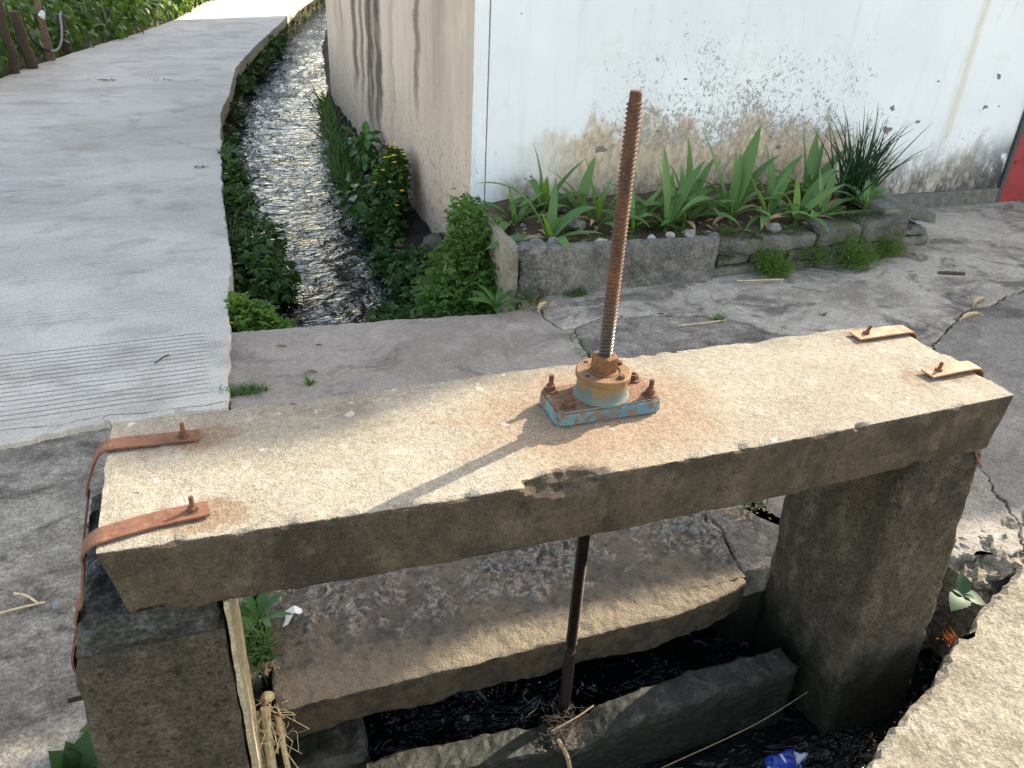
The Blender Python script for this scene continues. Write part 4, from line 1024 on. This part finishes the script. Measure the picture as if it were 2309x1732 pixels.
lily((2.62, 2.66, .215), [(150, .34, 72, .3, .045), (30, .30, 66, .3, .045), (185, .34, 40, .7, .045), (0, .34, 38, .6, .045), (80, .30, 78, .2, .04), (210, .24, 26, .6, .04)], 'strap leaved plant left of the largest one, half hidden by its neighbours')
lily((3.28, 2.82, .225), [(160, .36, 64, .7, .045), (20, .38, 60, .4, .05), (100, .34, 80, .2, .045), (185, .40, 40, .9, .045), (-10, .30, 40, .9, .04, .8), (60, .3, 66, .3, .04)], 'strap leaved plant near the wall between the largest plant and the rolled leaf')
lily((1.72, 2.86, .2), [(170, .26, 50, 1., .04), (20, .24, 60, .5, .036), (200, .3, 28, .7, .045), (100, .2, 74, .2, .03)], 'small strap leaved plant in the dark left corner of the planter')
on = thing('onion_clump', (3.84, 2.78, .22), 'dark green clump of thin upright onion leaves by the white wall', 'plant')
tmpl = []
for k in range(6):
    bd = .05 + .07 * k; P = [(0, bd * t * t, t - .12 * bd * t ** 3) for t in np.linspace(0, 1, 8)]
    V, F = tube(P, [.011, .0115, .011, .010, .0085, .0065, .004, .001], 5)
    me = bpy.data.meshes.new('blade'); me.from_pydata([tuple(v) for v in V], [], F); me.materials.append(M['onion'])
    at = me.attributes.new('rnd', 'FLOAT', 'POINT'); at.data.foreach_set('value', np.full(len(V), k / 6, np.float32))
    me.polygons.foreach_set('use_smooth', [True] * len(me.polygons)); tmpl.append(me)
for i in range(84):
    o = bpy.data.objects.new('blade', tmpl[i % 6]); link(o, on)
    r = abs(rng.normal()) * .055; a = rng.random() * 6.28
    o.location = (r * cos(a) * 1.3, r * sin(a), -.02); ln = .32 + .24 * rng.random()
    lean = rng.normal(); o.rotation_euler = (rng.normal() * .14, .12 + .2 * rng.normal(), rng.random() * 6.28)
    o.scale = (.42, .55, ln * 1.1)

# ------------------------------------------------------------------ bushes and herbs
def bush(name, label, cat, base, blobs, n, size, tm, mat, stems=14, group=None, flowers=None, shell=.5, fsize=.012, nfl=0, stemr=.0022):
    t = thing(name, base, label, cat, group)
    it = blob_items(blobs, n, size, shell)
    scatter('foliage', tm, it, M[mat], t, kind='stuff')
    if stems:
        prs = []
        for i in range(stems):
            p = it[rng.integers(len(it))][0]; m = (np.array(base) + p) / 2 + rng.normal(size=3) * .02 + np.array([0, 0, .03])
            prs.append(tube([np.array(base) + rng.normal(size=3) * .012, m, p], [stemr * 1.4, stemr, stemr * .6], 5))
        V, F = join(*prs); mesh('stems', V, F, M['stem'], t)['kind'] = 'stuff'
    for i in range(nfl):
        b = blobs[rng.integers(len(blobs))] if flowers is None else flowers[i % len(flowers)]
        d = rng.normal(size=3); d[2] = abs(d[2]) + .2; d[0] -= .3; d[1] -= .5; d /= np.linalg.norm(d)
        c = np.array(b[0]) + d * np.array(b[1]) * 1.03
        its = [(c + np.array([0, 0, .004]), rotm((cos(k * 1.256 + i), sin(k * 1.256 + i), .5)), fsize * (.8 + .4 * rng.random())) for k in range(6)]
        o = scatter('flower', T_ovate(.1, .1), its, M['yellow_petal'], t)
    return t
bush('fern_bush', 'bright green ferny bush covering the house corner left of the planter', 'bush', (1.40, 2.72, -.35), [((1.45, 2.78, .20), (.11, .16, .20)), ((1.40, 2.74, .0), (.15, .2, .22)), ((1.30, 2.68, -.12), (.16, .2, .16)), ((1.48, 2.7, -.05), (.07, .2, .2)), ((1.36, 2.5, -.17), (.16, .14, .1))], 6500, .026, T_lobed(), 'cory', 24)
bush('fern_bush', 'low dark fern spilling over the canal edge behind the bridge slab', 'bush', (1.12, 2.72, -.35), [((1.12, 2.66, -.24), (.14, .18, .09)), ((1.22, 2.48, -.2), (.14, .12, .1)), ((1.04, 2.9, -.3), (.1, .2, .05))], 1300, .03, T_lobed(), 'cory_dark', 10)
bush('fern_bush', 'dark weeds hanging at the foot of the house corner behind the ferny bush', 'bush', (1.45, 3.4, -.35), [((1.46, 3.25, -.2), (.1, .22, .13)), ((1.38, 3.55, -.26), (.13, .2, .08)), ((1.26, 3.2, -.27), (.14, .24, .07))], 1500, .034, T_lobed(), 'cory_dark', 10)
pebble('footing_stone', (1.40, 2.98, -.2), .075, M['pale_stone'], None, 6, 1.2, 'pale rough stone at the water edge below the ferny bush', 'stone')
pebble('footing_stone', (1.50, 3.68, -.2), .08, M['footing'], None, 8, 1.2, 'dark rough stone at the foot of the side wall', 'stone')
bush('flowering_bush', 'dark green bush with small yellow flowers at the foot of the side wall', 'bush', (1.36, 4.45, -.32), [((1.43, 4.5, .05), (.075, .2, .15)), ((1.36, 4.45, -.1), (.11, .26, .18)), ((1.27, 4.2, -.24), (.12, .28, .1)), ((1.18, 3.7, -.3), (.08, .22, .06))], 2000, .042, T_lobed(), 'cory_dark', 18, nfl=20, flowers=[((1.43, 4.5, .07), (.08, .2, .15)), ((1.42, 4.45, .1), (.08, .18, .12)), ((1.34, 4.4, -.10), (.11, .26, .18))], fsize=.02)
bush('broadleaf_weed', 'large leaved dark weed arching over the water below the side wall', 'plant', (1.25, 4.8, -.3), [((1.20, 4.75, -.2), (.12, .22, .1))], 70, .095, T_ovate(), 'broad', 12, stemr=.0035)
bush('broadleaf_weed', 'leafy weed higher up the bank against the side wall', 'plant', (1.42, 5.6, -.3), [((1.42, 5.6, -.06), (.08, .22, .14))], 90, .085, T_ovate(), 'broad', 10, stemr=.0035)
bush('hanging_weed', 'mass of dark weeds hanging from the road edge over the near canal', 'plant', (.30, 3.6, -.05), [((.40, 3.35, -.14), (.15, .35, .14)), ((.43, 3.75, -.13), (.16, .4, .14)), ((.36, 4.3, -.10), (.12, .35, .13)), ((.50, 3.45, -.24), (.12, .3, .08))], 2000, .038, T_lobed(), 'cory_dark', 20)
bush('hanging_weed', 'smaller tuft of weeds on the canal wall beyond the hanging mass', 'plant', (.30, 5.1, -.05), [((.37, 4.95, -.08), (.08, .25, .12)), ((.36, 5.3, -.06), (.06, .2, .1))], 700, .04, T_lobed(), 'cory_dark', 8, nfl=2, fsize=.016)
bush('fern_clump', 'light green weed clump in the corner of road and bridge slab', 'plant', (.29, 2.55, -.12), [((.31, 2.50, -.035), (.10, .12, .08)), ((.40, 2.44, -.06), (.09, .08, .06)), ((.27, 2.62, -.03), (.05, .12, .06))], 1100, .032, T_lobed(), 'herb', 12, nfl=5, fsize=.008)
for i, (c, r, n, lb) in enumerate((((3.0, 2.325, .075), (.125, .06, .085), 2400, 'green herb clump on the stones nearest the concrete panel'), ((3.31, 2.36, .1), (.10, .04, .07), 800, 'thin yellowish herb tuft on the middle of the stone planter'), ((3.55, 2.325, .085), (.15, .07, .11), 2800, 'largest bright herb clump growing down the stone planter'), ((3.80, 2.36, .11), (.1, .05, .085), 1500, 'herb clump near the right end of the stone planter'))):
    bush('herb_clump', lb, 'plant', (c[0], c[1] + .05, .01), [(c, r), ((c[0] + .05, c[1] - .01, c[2] - .03), (r[0] * .7, r[1], r[2] * .55)), ((c[0] - .06, c[1] + .02, c[2] + .05), (r[0] * .45, r[1] * .6, r[2] * .5))], n, .011, T_tiny(), 'herb', 30, 'herb clumps on the planter stones', shell=.15, stemr=.0009)
# growth on the far canal walls
scatter('wall_greenery', T_lobed(), blob_items([((rx(y) + .05 + .03 * rng.random(), y, -.08 - .15 * rng.random()), (.06, .22, .09)) for y in (5.7, 6.5, 7.3, 7.7, 8.6, 9.2, 9.5, 10.2, 10.6, 11., 11.5, 12., 12.4)], 650, .045, .2), M['cory_dark'], kind='stuff')
bpy.data.objects['wall_greenery']['label'] = 'dark small leaved growth clinging along the canal wall below the road'
bpy.data.objects['wall_greenery']['category'] = 'greenery'
o = scatter('far_greenery', T_ovate(), blob_items([((float(np.interp(y, [8.3, 9., 12.7, 16.5, 24.], [1.75, 1.9, 2.4, 3.15, 5.2])) + .3 * rng.random(), y, .1 + .2 * rng.random()), (.3, .5, .3)) for y in np.arange(9., 24, .6)], 2600, .11, .3), M['hedge'], kind='stuff')
tag(o, 'sunlit greenery on the bank where the canal bends out of sight', 'greenery')

def tuft(name, label, c, n, h, spread, bend=.5, wd=.05, mat='grass', group=None, top=True, parent=None, sx=1., sy=1., leanx=0.):
    it = []
    for _ in range(n):
        a = rng.random() * 6.283; r = spread * math.sqrt(rng.random())
        p = np.array(c) + np.array([r * cos(a) * sx, r * sin(a) * sy, 0])
        tl = rng.normal(size=2) * .28 + np.array([leanx, 0])
        z = np.array([tl[0] + cos(a) * .3, tl[1] + sin(a) * .3, 1.]); z /= np.linalg.norm(z)
        b = rng.random() * 6.283; x = np.array([cos(b), sin(b), 0]); x -= z * x.dot(z); x /= np.linalg.norm(x); y = np.cross(z, x)
        it.append((p, np.stack([x, y, z], 1), h * (.5 + .7 * rng.random())))
    o = scatter(name, T_blade(bend, wd), it, M[mat], parent, loc=None if parent is not None else c)
    if top: tag(o, label, 'grass', group)
    return o
for i, y in enumerate(np.arange(5.3, 8.6, .22)):
    e = float(np.interp(y, [2.9, 5., 8., 8.7], [1.1, 1.2, 1.44, 1.5]))
    if i == 0: gi = []
    for _ in range(26):
        p = np.array([e + .03 + rng.normal() * .045, y + rng.normal() * .09, -.33 + .03 * rng.random()])
        z = np.array([-.45 + rng.normal() * .3, rng.normal() * .3 - .1, 1.]); z /= np.linalg.norm(z); b = rng.random() * 6.28
        x = np.array([cos(b), sin(b), 0]); x -= z * x.dot(z); x /= np.linalg.norm(x)
        gi.append((p, np.stack([x, np.cross(z, x), z], 1), .12 + .2 * rng.random()))
tag(scatter('bank_grass', T_blade(.6, .028), gi, M['grass'], kind='stuff'), 'long grass leaning over the water along the side wall', 'grass')
tuft('grass_tuft', 'flat green grass patch at the road edge on the bridge slab', (.245, 1.785, 0), 240, .045, .085, 1., .05, sx=1.1, sy=.28)
tuft('grass_tuft', 'tiny weed alone on the bare bridge slab', (.496, 1.79, 0), 36, .04, .014, .8, .07, mat='herb')
tuft('grass_tuft', 'small grass tuft in the pavement crack behind the beam nearest the screw base', (1.655, 1.77, -.02), 70, .05, .03, .8, .06, mat='herb')
tuft('grass_tuft', 'small grass tuft in the pavement crack above the other one', (1.668, 1.88, -.02), 60, .05, .025, .8, .06, sy=2.)
tuft('grass_tuft', 'green weed growing in the long pavement crack below the planter', (2.44, 1.94, -.02), 46, .06, .022, .9, .08, mat='herb')
tuft('grass_tuft', 'little grass tuft at the foot of the concrete panel', (1.87, 2.33, .0), 110, .055, .035, .9, .05, mat='grass', sx=1.5, sy=.5)
tuft('grass_tuft', 'sparse weed on the pavement between the planter and the beam right end', (2.96, 1.83, .0), 20, .035, .014, .9, .06)
tuft('grass_tuft', 'grass growing in the wide crack at the right edge', (3.9, 1.76, -.03), 120, .05, .07, .9, .05, sx=2.2, sy=.4, mat='moss')
tuft('dry_grass_tuft', 'dry grassy wisps at the broken planter corner', (1.60, 2.31, 0), 60, .12, .05, 1., .02, mat='moss')

# rosettes
def rosette(name, label, c, leaves, tm, mat, cat='plant'):
    t = thing(name, c, label, cat)
    for az, ln, el, rl in leaves:
        a = radians(az); d = (cos(a) * cos(radians(el)), sin(a) * cos(radians(el)), sin(radians(el)))
        R_ = rotm(d, roll=rl); tv, tf = tm
        V = (tv * ln) @ R_.T + np.array(c) + np.array([0, 0, .01]); mesh('leaf', V, tf, M[mat], t, smooth=True, attrs={'rnd': np.full(len(V), rng.random())})
    return t
def T_lance(teeth=False):
    V = []; F = []; n = 9
    for i in range(n + 1):
        t = i / n; wd = .135 * (math.sin(pi * min(1, t * .98 + .02)) ** .8) * (.45 + .75 * t if t < .7 else 1.) + .004
        if teeth and i % 2: wd *= .78
        z = .28 * t - .5 * t * t
        V += [(-wd, t, z + .2 * wd), (0, t, z), (wd, t, z + .2 * wd)]
    for i in range(n): a = i * 3; F += [[a, a + 1, a + 4, a + 3], [a + 1, a + 2, a + 5, a + 4]]
    return np.array(V), F
def T_nettle():
    V = []; F = []; n = 14
    for i in range(n + 1):
        t = i / n; wd = .36 * math.sin(pi * min(1., t ** .75)) + .004
        if i % 2: wd *= .9
        z = .12 * t - .3 * t * t
        V += [(-wd, t, z + .16 * wd), (0, t, z), (wd, t, z + .16 * wd)]
    for i in range(n): a = i * 3; F += [[a, a + 1, a + 4, a + 3], [a + 1, a + 2, a + 5, a + 4]]
    return np.array(V), F
rosette('rosette_weed', 'pointed leaf rosette at the planter foot above the bridge slab', (1.43, 2.29, -.01), [(az, .13 + .05 * random.random(), 22 + 34 * random.random(), random.uniform(-.3, .3)) for az in range(-10, 350, 33)], T_lance(), 'broad')
rosette('rosette_weed', 'broad leaf rosette under the left end of the beam', (.205, .565, .0), [(az + random.uniform(-12, 12), .09 + .035 * random.random(), 18 + 30 * random.random(), random.uniform(-.3, .3)) for az in range(0, 360, 36)], T_lance(True), 'broad')
rosette('rosette_weed', 'dark leafy weed in the gap at the bottom left of the left pillar', (-.20, .27, -.06), [(az + random.uniform(-14, 14), .07 + .04 * random.random(), 15 + 45 * random.random(), random.uniform(-.5, .5)) for az in range(0, 720, 38)], T_nettle(), 'cory_dark')
rosette('rosette_weed', 'small dark leaves beside the left pillar just above the gap weed', (-.135, .365, -.03), [(az, .07, 40, .2) for az in (20, 110, 200, 290)], T_ovate(.15, .3), 'cory_dark')
tuft('grass_tuft', 'green grass clump between the left pillar and the bridge slab', (.197, .475, -.005), 150, .085, .03, .9, .05, mat='grass', sy=1.4)
tuft('grass_tuft', 'little weeds along the inner side of the left pillar', (.178, .62, -.005), 40, .05, .02, .9, .07, mat='broad', sy=1.6)
ne = rosette('nettle', 'toothed nettle leaves rising from the dark gap right of the right pillar', (2.115, .10, .0), [(205, .085, 4, .1), (70, .065, 50, 0), (-35, .07, -8, -.1), (150, .04, 30, .2), (-80, .035, 20, 0)], T_nettle(), 'nettle')
V, F = tube([(2.13, .12, -.3), (2.12, .11, -.12), (2.115, .10, .012)], [.004, .0035, .003], 6); mesh('stalk', V, F, M['stem'], ne)

# ------------------------------------------------------------------ garden beyond the road
hb = []
for y in np.arange(5.5, 19, .28):
    e = lx(y) - .12
    for k in range(4):
        hb.append(((e - .1 - k * .32 + rng.normal() * .06, y + rng.normal() * .1, .16 + .1 * k + .12 * rng.random()), (.22, .22, .20 + .05 * k)))
it = []
for p, R_, s in blob_items(hb, 9000, .105, .35, droop=.75):
    it.append((p, R_, s))
tag(scatter('bean_rows', T_ovate(.12, .35), it, M['hedge'], kind='stuff'), 'dense leafy bean plants along the far side of the road', 'plants')
def pole(name, label, p0, p1, r0, r1, mat, cat='stake', group=None, seg=9, wob=.008):
    P = [np.array(p0) + (np.array(p1) - np.array(p0)) * t + rng.normal(size=3) * wob * (0 < t < 1) for t in np.linspace(0, 1, 7)]
    V, F = tube(P, list(np.linspace(r0, r1, 7)), seg); o = mesh(name, V, F, M[mat], loc=tuple(p0)); return tag(o, label, cat, group)
GS = 'garden stakes along the road'
pole('garden_stake', 'dark round stake leaning at the far left edge of the picture', (-1.47, 8.62, -.05), (-1.46, 8.5, .75), .045, .035, 'wood_dark', group=GS)
pole('garden_stake', 'short thick dark stump stake beside the leaning one', (-1.36, 8.90, -.05), (-1.40, 8.85, .56), .06, .05, 'wood_dark', group=GS)
bd = box('garden_board', (-1.27, 9.36, -.05), (-1.19, 9.385, .9), M['wood_brown'], loc=(-1.23, 9.37, -.05)); tag(bd, 'upright brown board tapering upward at the road edge', 'board')
for v in bd.data.vertices:
    if v.co.z > .3: v.co.x = v.co.x * .5 - .03
pole('garden_stake', 'short grey weathered stump among the bean leaves', (-1.14, 9.95, -.05), (-1.13, 9.9, .42), .05, .045, 'wood_dark', group=GS)
for i in range(26):
    y = 8.2 + i * .36 + rng.normal() * .1; e = lx(y) - .15 - abs(rng.normal()) * .55
    nm = ['thin bamboo stick', 'slender pale cane'][i % 2]
    pole('bamboo_cane', 'one of the thin pale canes standing among the bean plants', (e, y, -.05), (e + rng.normal() * .06, y + rng.normal() * .06, .8 + .6 * rng.random()), .012, .008, 'bamboo', 'cane', 'thin canes among the bean plants', 6, .004)
tag(mesh('cable', *tube(spline([(-1.45, 9.12, .47), (-1.40, 9.15, .36), (-1.33, 9.2, .22), (-1.25, 9.22, .15), (-1.2, 9.24, .135)], 6), .012, 7), M['cable_black'], loc=(-1.3, 9.2, .13)), 'black cable sagging between the stakes at the top left', 'cable')
tag(mesh('hose', *tube(spline([(-1.2, 9.24, .136), (-1.14, 9.25, .15), (-1.09, 9.25, .22), (-1.06, 9.26, .34), (-1.05, 9.27, .46), (-1.03, 9.28, .52)], 6), .012, 7), M['hose_grey'], loc=(-1.1, 9.2, .13)), 'grey hose looping up from the black cable', 'hose')
pebble('rag', (-1.225, 9.33, .47), .035, M['paper'], seed=4, flat=1.2, label='white rag tied round the brown board', cat='rag')

# ------------------------------------------------------------------ small things lying about
def flake(name, label, c, ln, wd, az, mat, curl=.4, cat='leaf', group=None, el=8.):
    tv, tf = T_ovate(.5, curl); a = radians(az); R_ = rotm((cos(a) * cos(radians(el)), sin(a) * cos(radians(el)), sin(radians(el))), roll=.2)
    V = (tv * np.array([wd / .6, ln, ln])) @ R_.T + np.array(c); o = mesh(name, V, tf, M[mat], loc=c, smooth=True); return tag(o, label, cat, group)
flake('dry_leaf', 'curled tan leaf in the middle of the bridge slab', (.49, 1.875, .008), .05, .018, 5, 'dry_leaf')
flake('dry_leaf', 'brown leaf flake by the far edge of the beam', (.40, 1.64, .006), .03, .016, 20, 'dry_leaf')
flake('dry_leaf', 'pale leaf sliver on the left of the bridge slab', (.40, 2.13, .006), .05, .012, 0, 'straw_dark')
flake('dry_leaf', 'dark leaf sliver further along the bridge slab', (.56, 2.10, .006), .03, .01, 10, 'wood_dark')
flake('bamboo_sheath', 'pale pointed bamboo sheath leaning at the broken pavement corner', (1.60, 2.17, .015), .12, .03, 45, 'straw', .2, 'sheath', None, 14)
flake('bamboo_sheath', 'pale bamboo sheath lying in the crack at the right edge, the nearer one', (3.60, 1.60, .008), .17, .03, 8, 'straw', .1, 'sheath')
flake('bamboo_sheath', 'pale bamboo sheath lying in the crack at the right edge, the farther one', (3.80, 1.72, .008), .17, .022, 22, 'straw', .1, 'sheath')
def stalk(name, label, pts, r, mat, cat='straw', group=None):
    P = spline(pts, 5); V, F = tube(P, r, 6); return tag(mesh(name, V, F, M[mat], loc=tuple(P[0])), label, cat, group)
stalk('straw', 'bent yellow straw at the left edge of the yard', [(-.40, .86, .004), (-.365, .835, .008), (-.335, .80, .004)], .0032, 'straw')
stalk('straw', 'straight yellow straw crossing the bent one at the left edge', [(-.46, .785, .004), (-.39, .795, .006), (-.32, .802, .004)], .003, 'straw')
stalk('straw', 'straw below the nearest herb clump at the planter', [(2.78, 2.31, .006), (2.92, 2.28, .01), (3.05, 2.27, .006)], .004, 'straw')
stalk('straw', 'thin straw on the pavement below the long crack', [(2.2, 1.90, .004), (2.32, 1.89, .008), (2.46, 1.90, .004)], .003, 'straw')
stalk('twig', 'short dark twig on the pavement right of the planter', [(3.98, 2.14, .012), (4.05, 2.11, .016), (4.12, 2.09, .012)], .009, 'wood_dark', 'twig')
stalk('twig', 'little dark twig on the road near the bridge slab', [(-.07, 2.06, .026), (-.04, 2.09, .032), (-.02, 2.12, .026)], .003, 'wood_dark', 'twig')
pebble('pebble', (-.275, .775, .008), .024, M['pebble'], None, 3, .7, 'grey pebble on the yard beside the left pillar', 'stone')
def debris(name, label, c, n, spread, mat, rad=.008):
    it = []
    for _ in range(n):
        p = np.array(c) + np.array([rng.normal() * spread, rng.normal() * spread * .6, .003]); a = rng.random() * 6.28
        it.append((p, rotm((cos(a), sin(a), .15)), rad * (.6 + .9 * rng.random())))
    return tag(scatter(name, T_ovate(.4, .3), it, M[mat], loc=c, kind='stuff'), label, 'litter')
debris('brick_crumbs', 'red crumbs scattered on the road near the canal', (.17, 4.9, .024), 24, .035, 'rust_strap', .016)
debris('leaf_litter', 'small heap of dry leaf litter in the middle of the road', (-.63, 8.18, .024), 30, .07, 'straw_dark', .022)
debris('leaf_litter', 'thin line of dry litter on the road nearer the canal', (-.1, 8.15, .024), 20, .1, 'dry_leaf', .02)
debris('leaf_litter', 'dry litter along the planter corner foot', (1.63, 2.27, .004), 60, .05, 'straw_dark', .016)
debris('leaf_litter', 'dry litter and chips beside the right pillar foot', (1.72, .62, .003), 90, .07, 'straw_dark', .013)
debris('leaf_litter', 'dry litter between the left pillar and bridge slab', (.195, .42, .0), 70, .02, 'straw_dark', .012)
tuft('grass_tuft', 'tiny grass by the right pillar behind the beam', (1.78, .64, -.005), 30, .05, .03, .9, .06)
for i in range(7):
    x, y = 2.2 + .25 * rng.random(), .24 + .08 * rng.random()
    pebble('rubble', (x, y, -.008), .008 + .012 * rng.random(), M['coping' if i % 2 else 'pebble'], None, i + 9., .6, 'one of the broken stone bits on the sunlit pavement edge right of the pillar', 'stone', 'broken stone bits by the pit')
# scrap of white paper
pv = [(0, 0, 0), (.02, .004, .009), (.036, -.002, .003), (.003, .018, .006), (.022, .021, .013), (.037, .016, .004), (-.008, -.022, .002), (.004, -.02, .004)]
tag(mesh('paper_scrap', [(.272 + a * 1.25, .56 + b * 1.25, .004 + c * 1.4) for a, b, c in pv], [[0, 1, 4, 3], [1, 2, 5, 4], [6, 7, 1, 0]], M['paper'], loc=(.28, .56, .004)), 'white paper scrap beside the broad leaf rosette', 'paper')
# bundle of dead stalks wedged between pillar and slab
sb = thing('dead_stalks', (.195, .24, -.3), 'pale dead stalks and roots wedged between the left pillar and the slab', 'stalks')
for pts, r in (([(.198, .285, .015), (.195, .245, -.08), (.199, .21, -.2), (.205, .18, -.33)], .011), ([(.224, .27, -.01), (.228, .235, -.1), (.237, .20, -.22)], .0065), ([(.180, .29, .0), (.177, .25, -.12), (.181, .22, -.28)], .006), ([(.212, .30, .03), (.205, .32, .01), (.196, .33, -.02)], .012), ([(.24, .25, -.21), (.262, .235, -.225), (.285, .225, -.222)], .007)):
    V, F = tube(spline(pts, 4), r, 8); mesh('stalk', V, F, M['straw'], sb)
prs = []
for i in range(60):
    b = np.array([.206 + rng.normal() * .016, .285 + rng.normal() * .022, -.005 + rng.normal() * .02])
    e = b + np.array([rng.normal() * .035, -.01 + rng.normal() * .03, -.03 - abs(rng.normal()) * .05])
    prs.append(tube([b, (b + e) / 2 + rng.normal(size=3) * .016, e], .0011, 4))
V, F = join(*prs); mesh('roots', V, F, M['straw'], sb)['kind'] = 'stuff'
prs = []
dd = thing('caught_debris', (.90, .13, -.15), 'twigs and rotting leaves caught on the sill at the rod foot', 'debris')
for i in range(60):
    b = np.array([.90 + rng.normal() * .03, .14 + rng.normal() * .03, -.135 + rng.normal() * .012]); d = rng.normal(size=3) * np.array([.022, .02, .006])
    prs.append(tube([b - d, b + rng.normal(size=3) * .006, b + d], .0009 + .0006 * rng.random(), 4))
V, F = join(*prs); mesh('twigs', V, F, M['wood_dark'], dd)['kind'] = 'stuff'
for pts, r in (([(.87, .10, -.13), (.885, .075, -.16), (.893, .065, -.2)], .006), ([(.86, .12, -.12), (.93, .13, -.108), (.985, .145, -.10)], .0022)):
    V, F = tube(spline(pts, 4), r, 6); mesh('twig', V, F, M['straw_dark'], dd)
stalk('wire', 'thin wire stretched across the dark pit in front of the sill', [(.55, -.10, -.20), (1.0, -.02, -.205), (1.4, .035, -.21), (1.62, .08, -.2)], .0014, 'straw_dark', 'wire')
# plastic bag in the pit
bm = bmesh.new(); bmesh.ops.create_icosphere(bm, subdivisions=4, radius=1); BV = []
for v in bm.verts:
    d = np.array(v.co); k = 1 + .5 * fbm(d, 1.3, 3, 4) + .12 * nz(d, 7); BV.append(np.array((1.50, -.03, -.315)) + d * k * np.array([.055, .032, .03]))
F = [[v.index for v in f.verts] for f in bm.faces]; bm.free()
tag(mesh('plastic_bag', BV, F, M['bag'], loc=(1.50, -.03, -.34), smooth=True), 'crumpled blue and white plastic bag floating in the dark pit', 'bag')
# orange fibres
it = [((1.985 + rng.normal() * .012, .0 + rng.normal() * .008, -.03), rotm((-.6 + rng.normal() * .25, -.2 + rng.normal() * .3, .7)), .035 * (.7 + .6 * rng.random())) for _ in range(60)]
tb = (np.array([(-.02, 0, 0), (.02, 0, 0), (.012, .6, .02), (-.012, .6, .02), (0, 1, 0)]), [[0, 1, 2, 3], [3, 2, 4]])
tag(scatter('fibre_brush', tb, it, M['orange_fibre'], loc=(1.985, .0, -.03)), 'orange bristly fibres at the edge of the sunlit coping', 'brush')
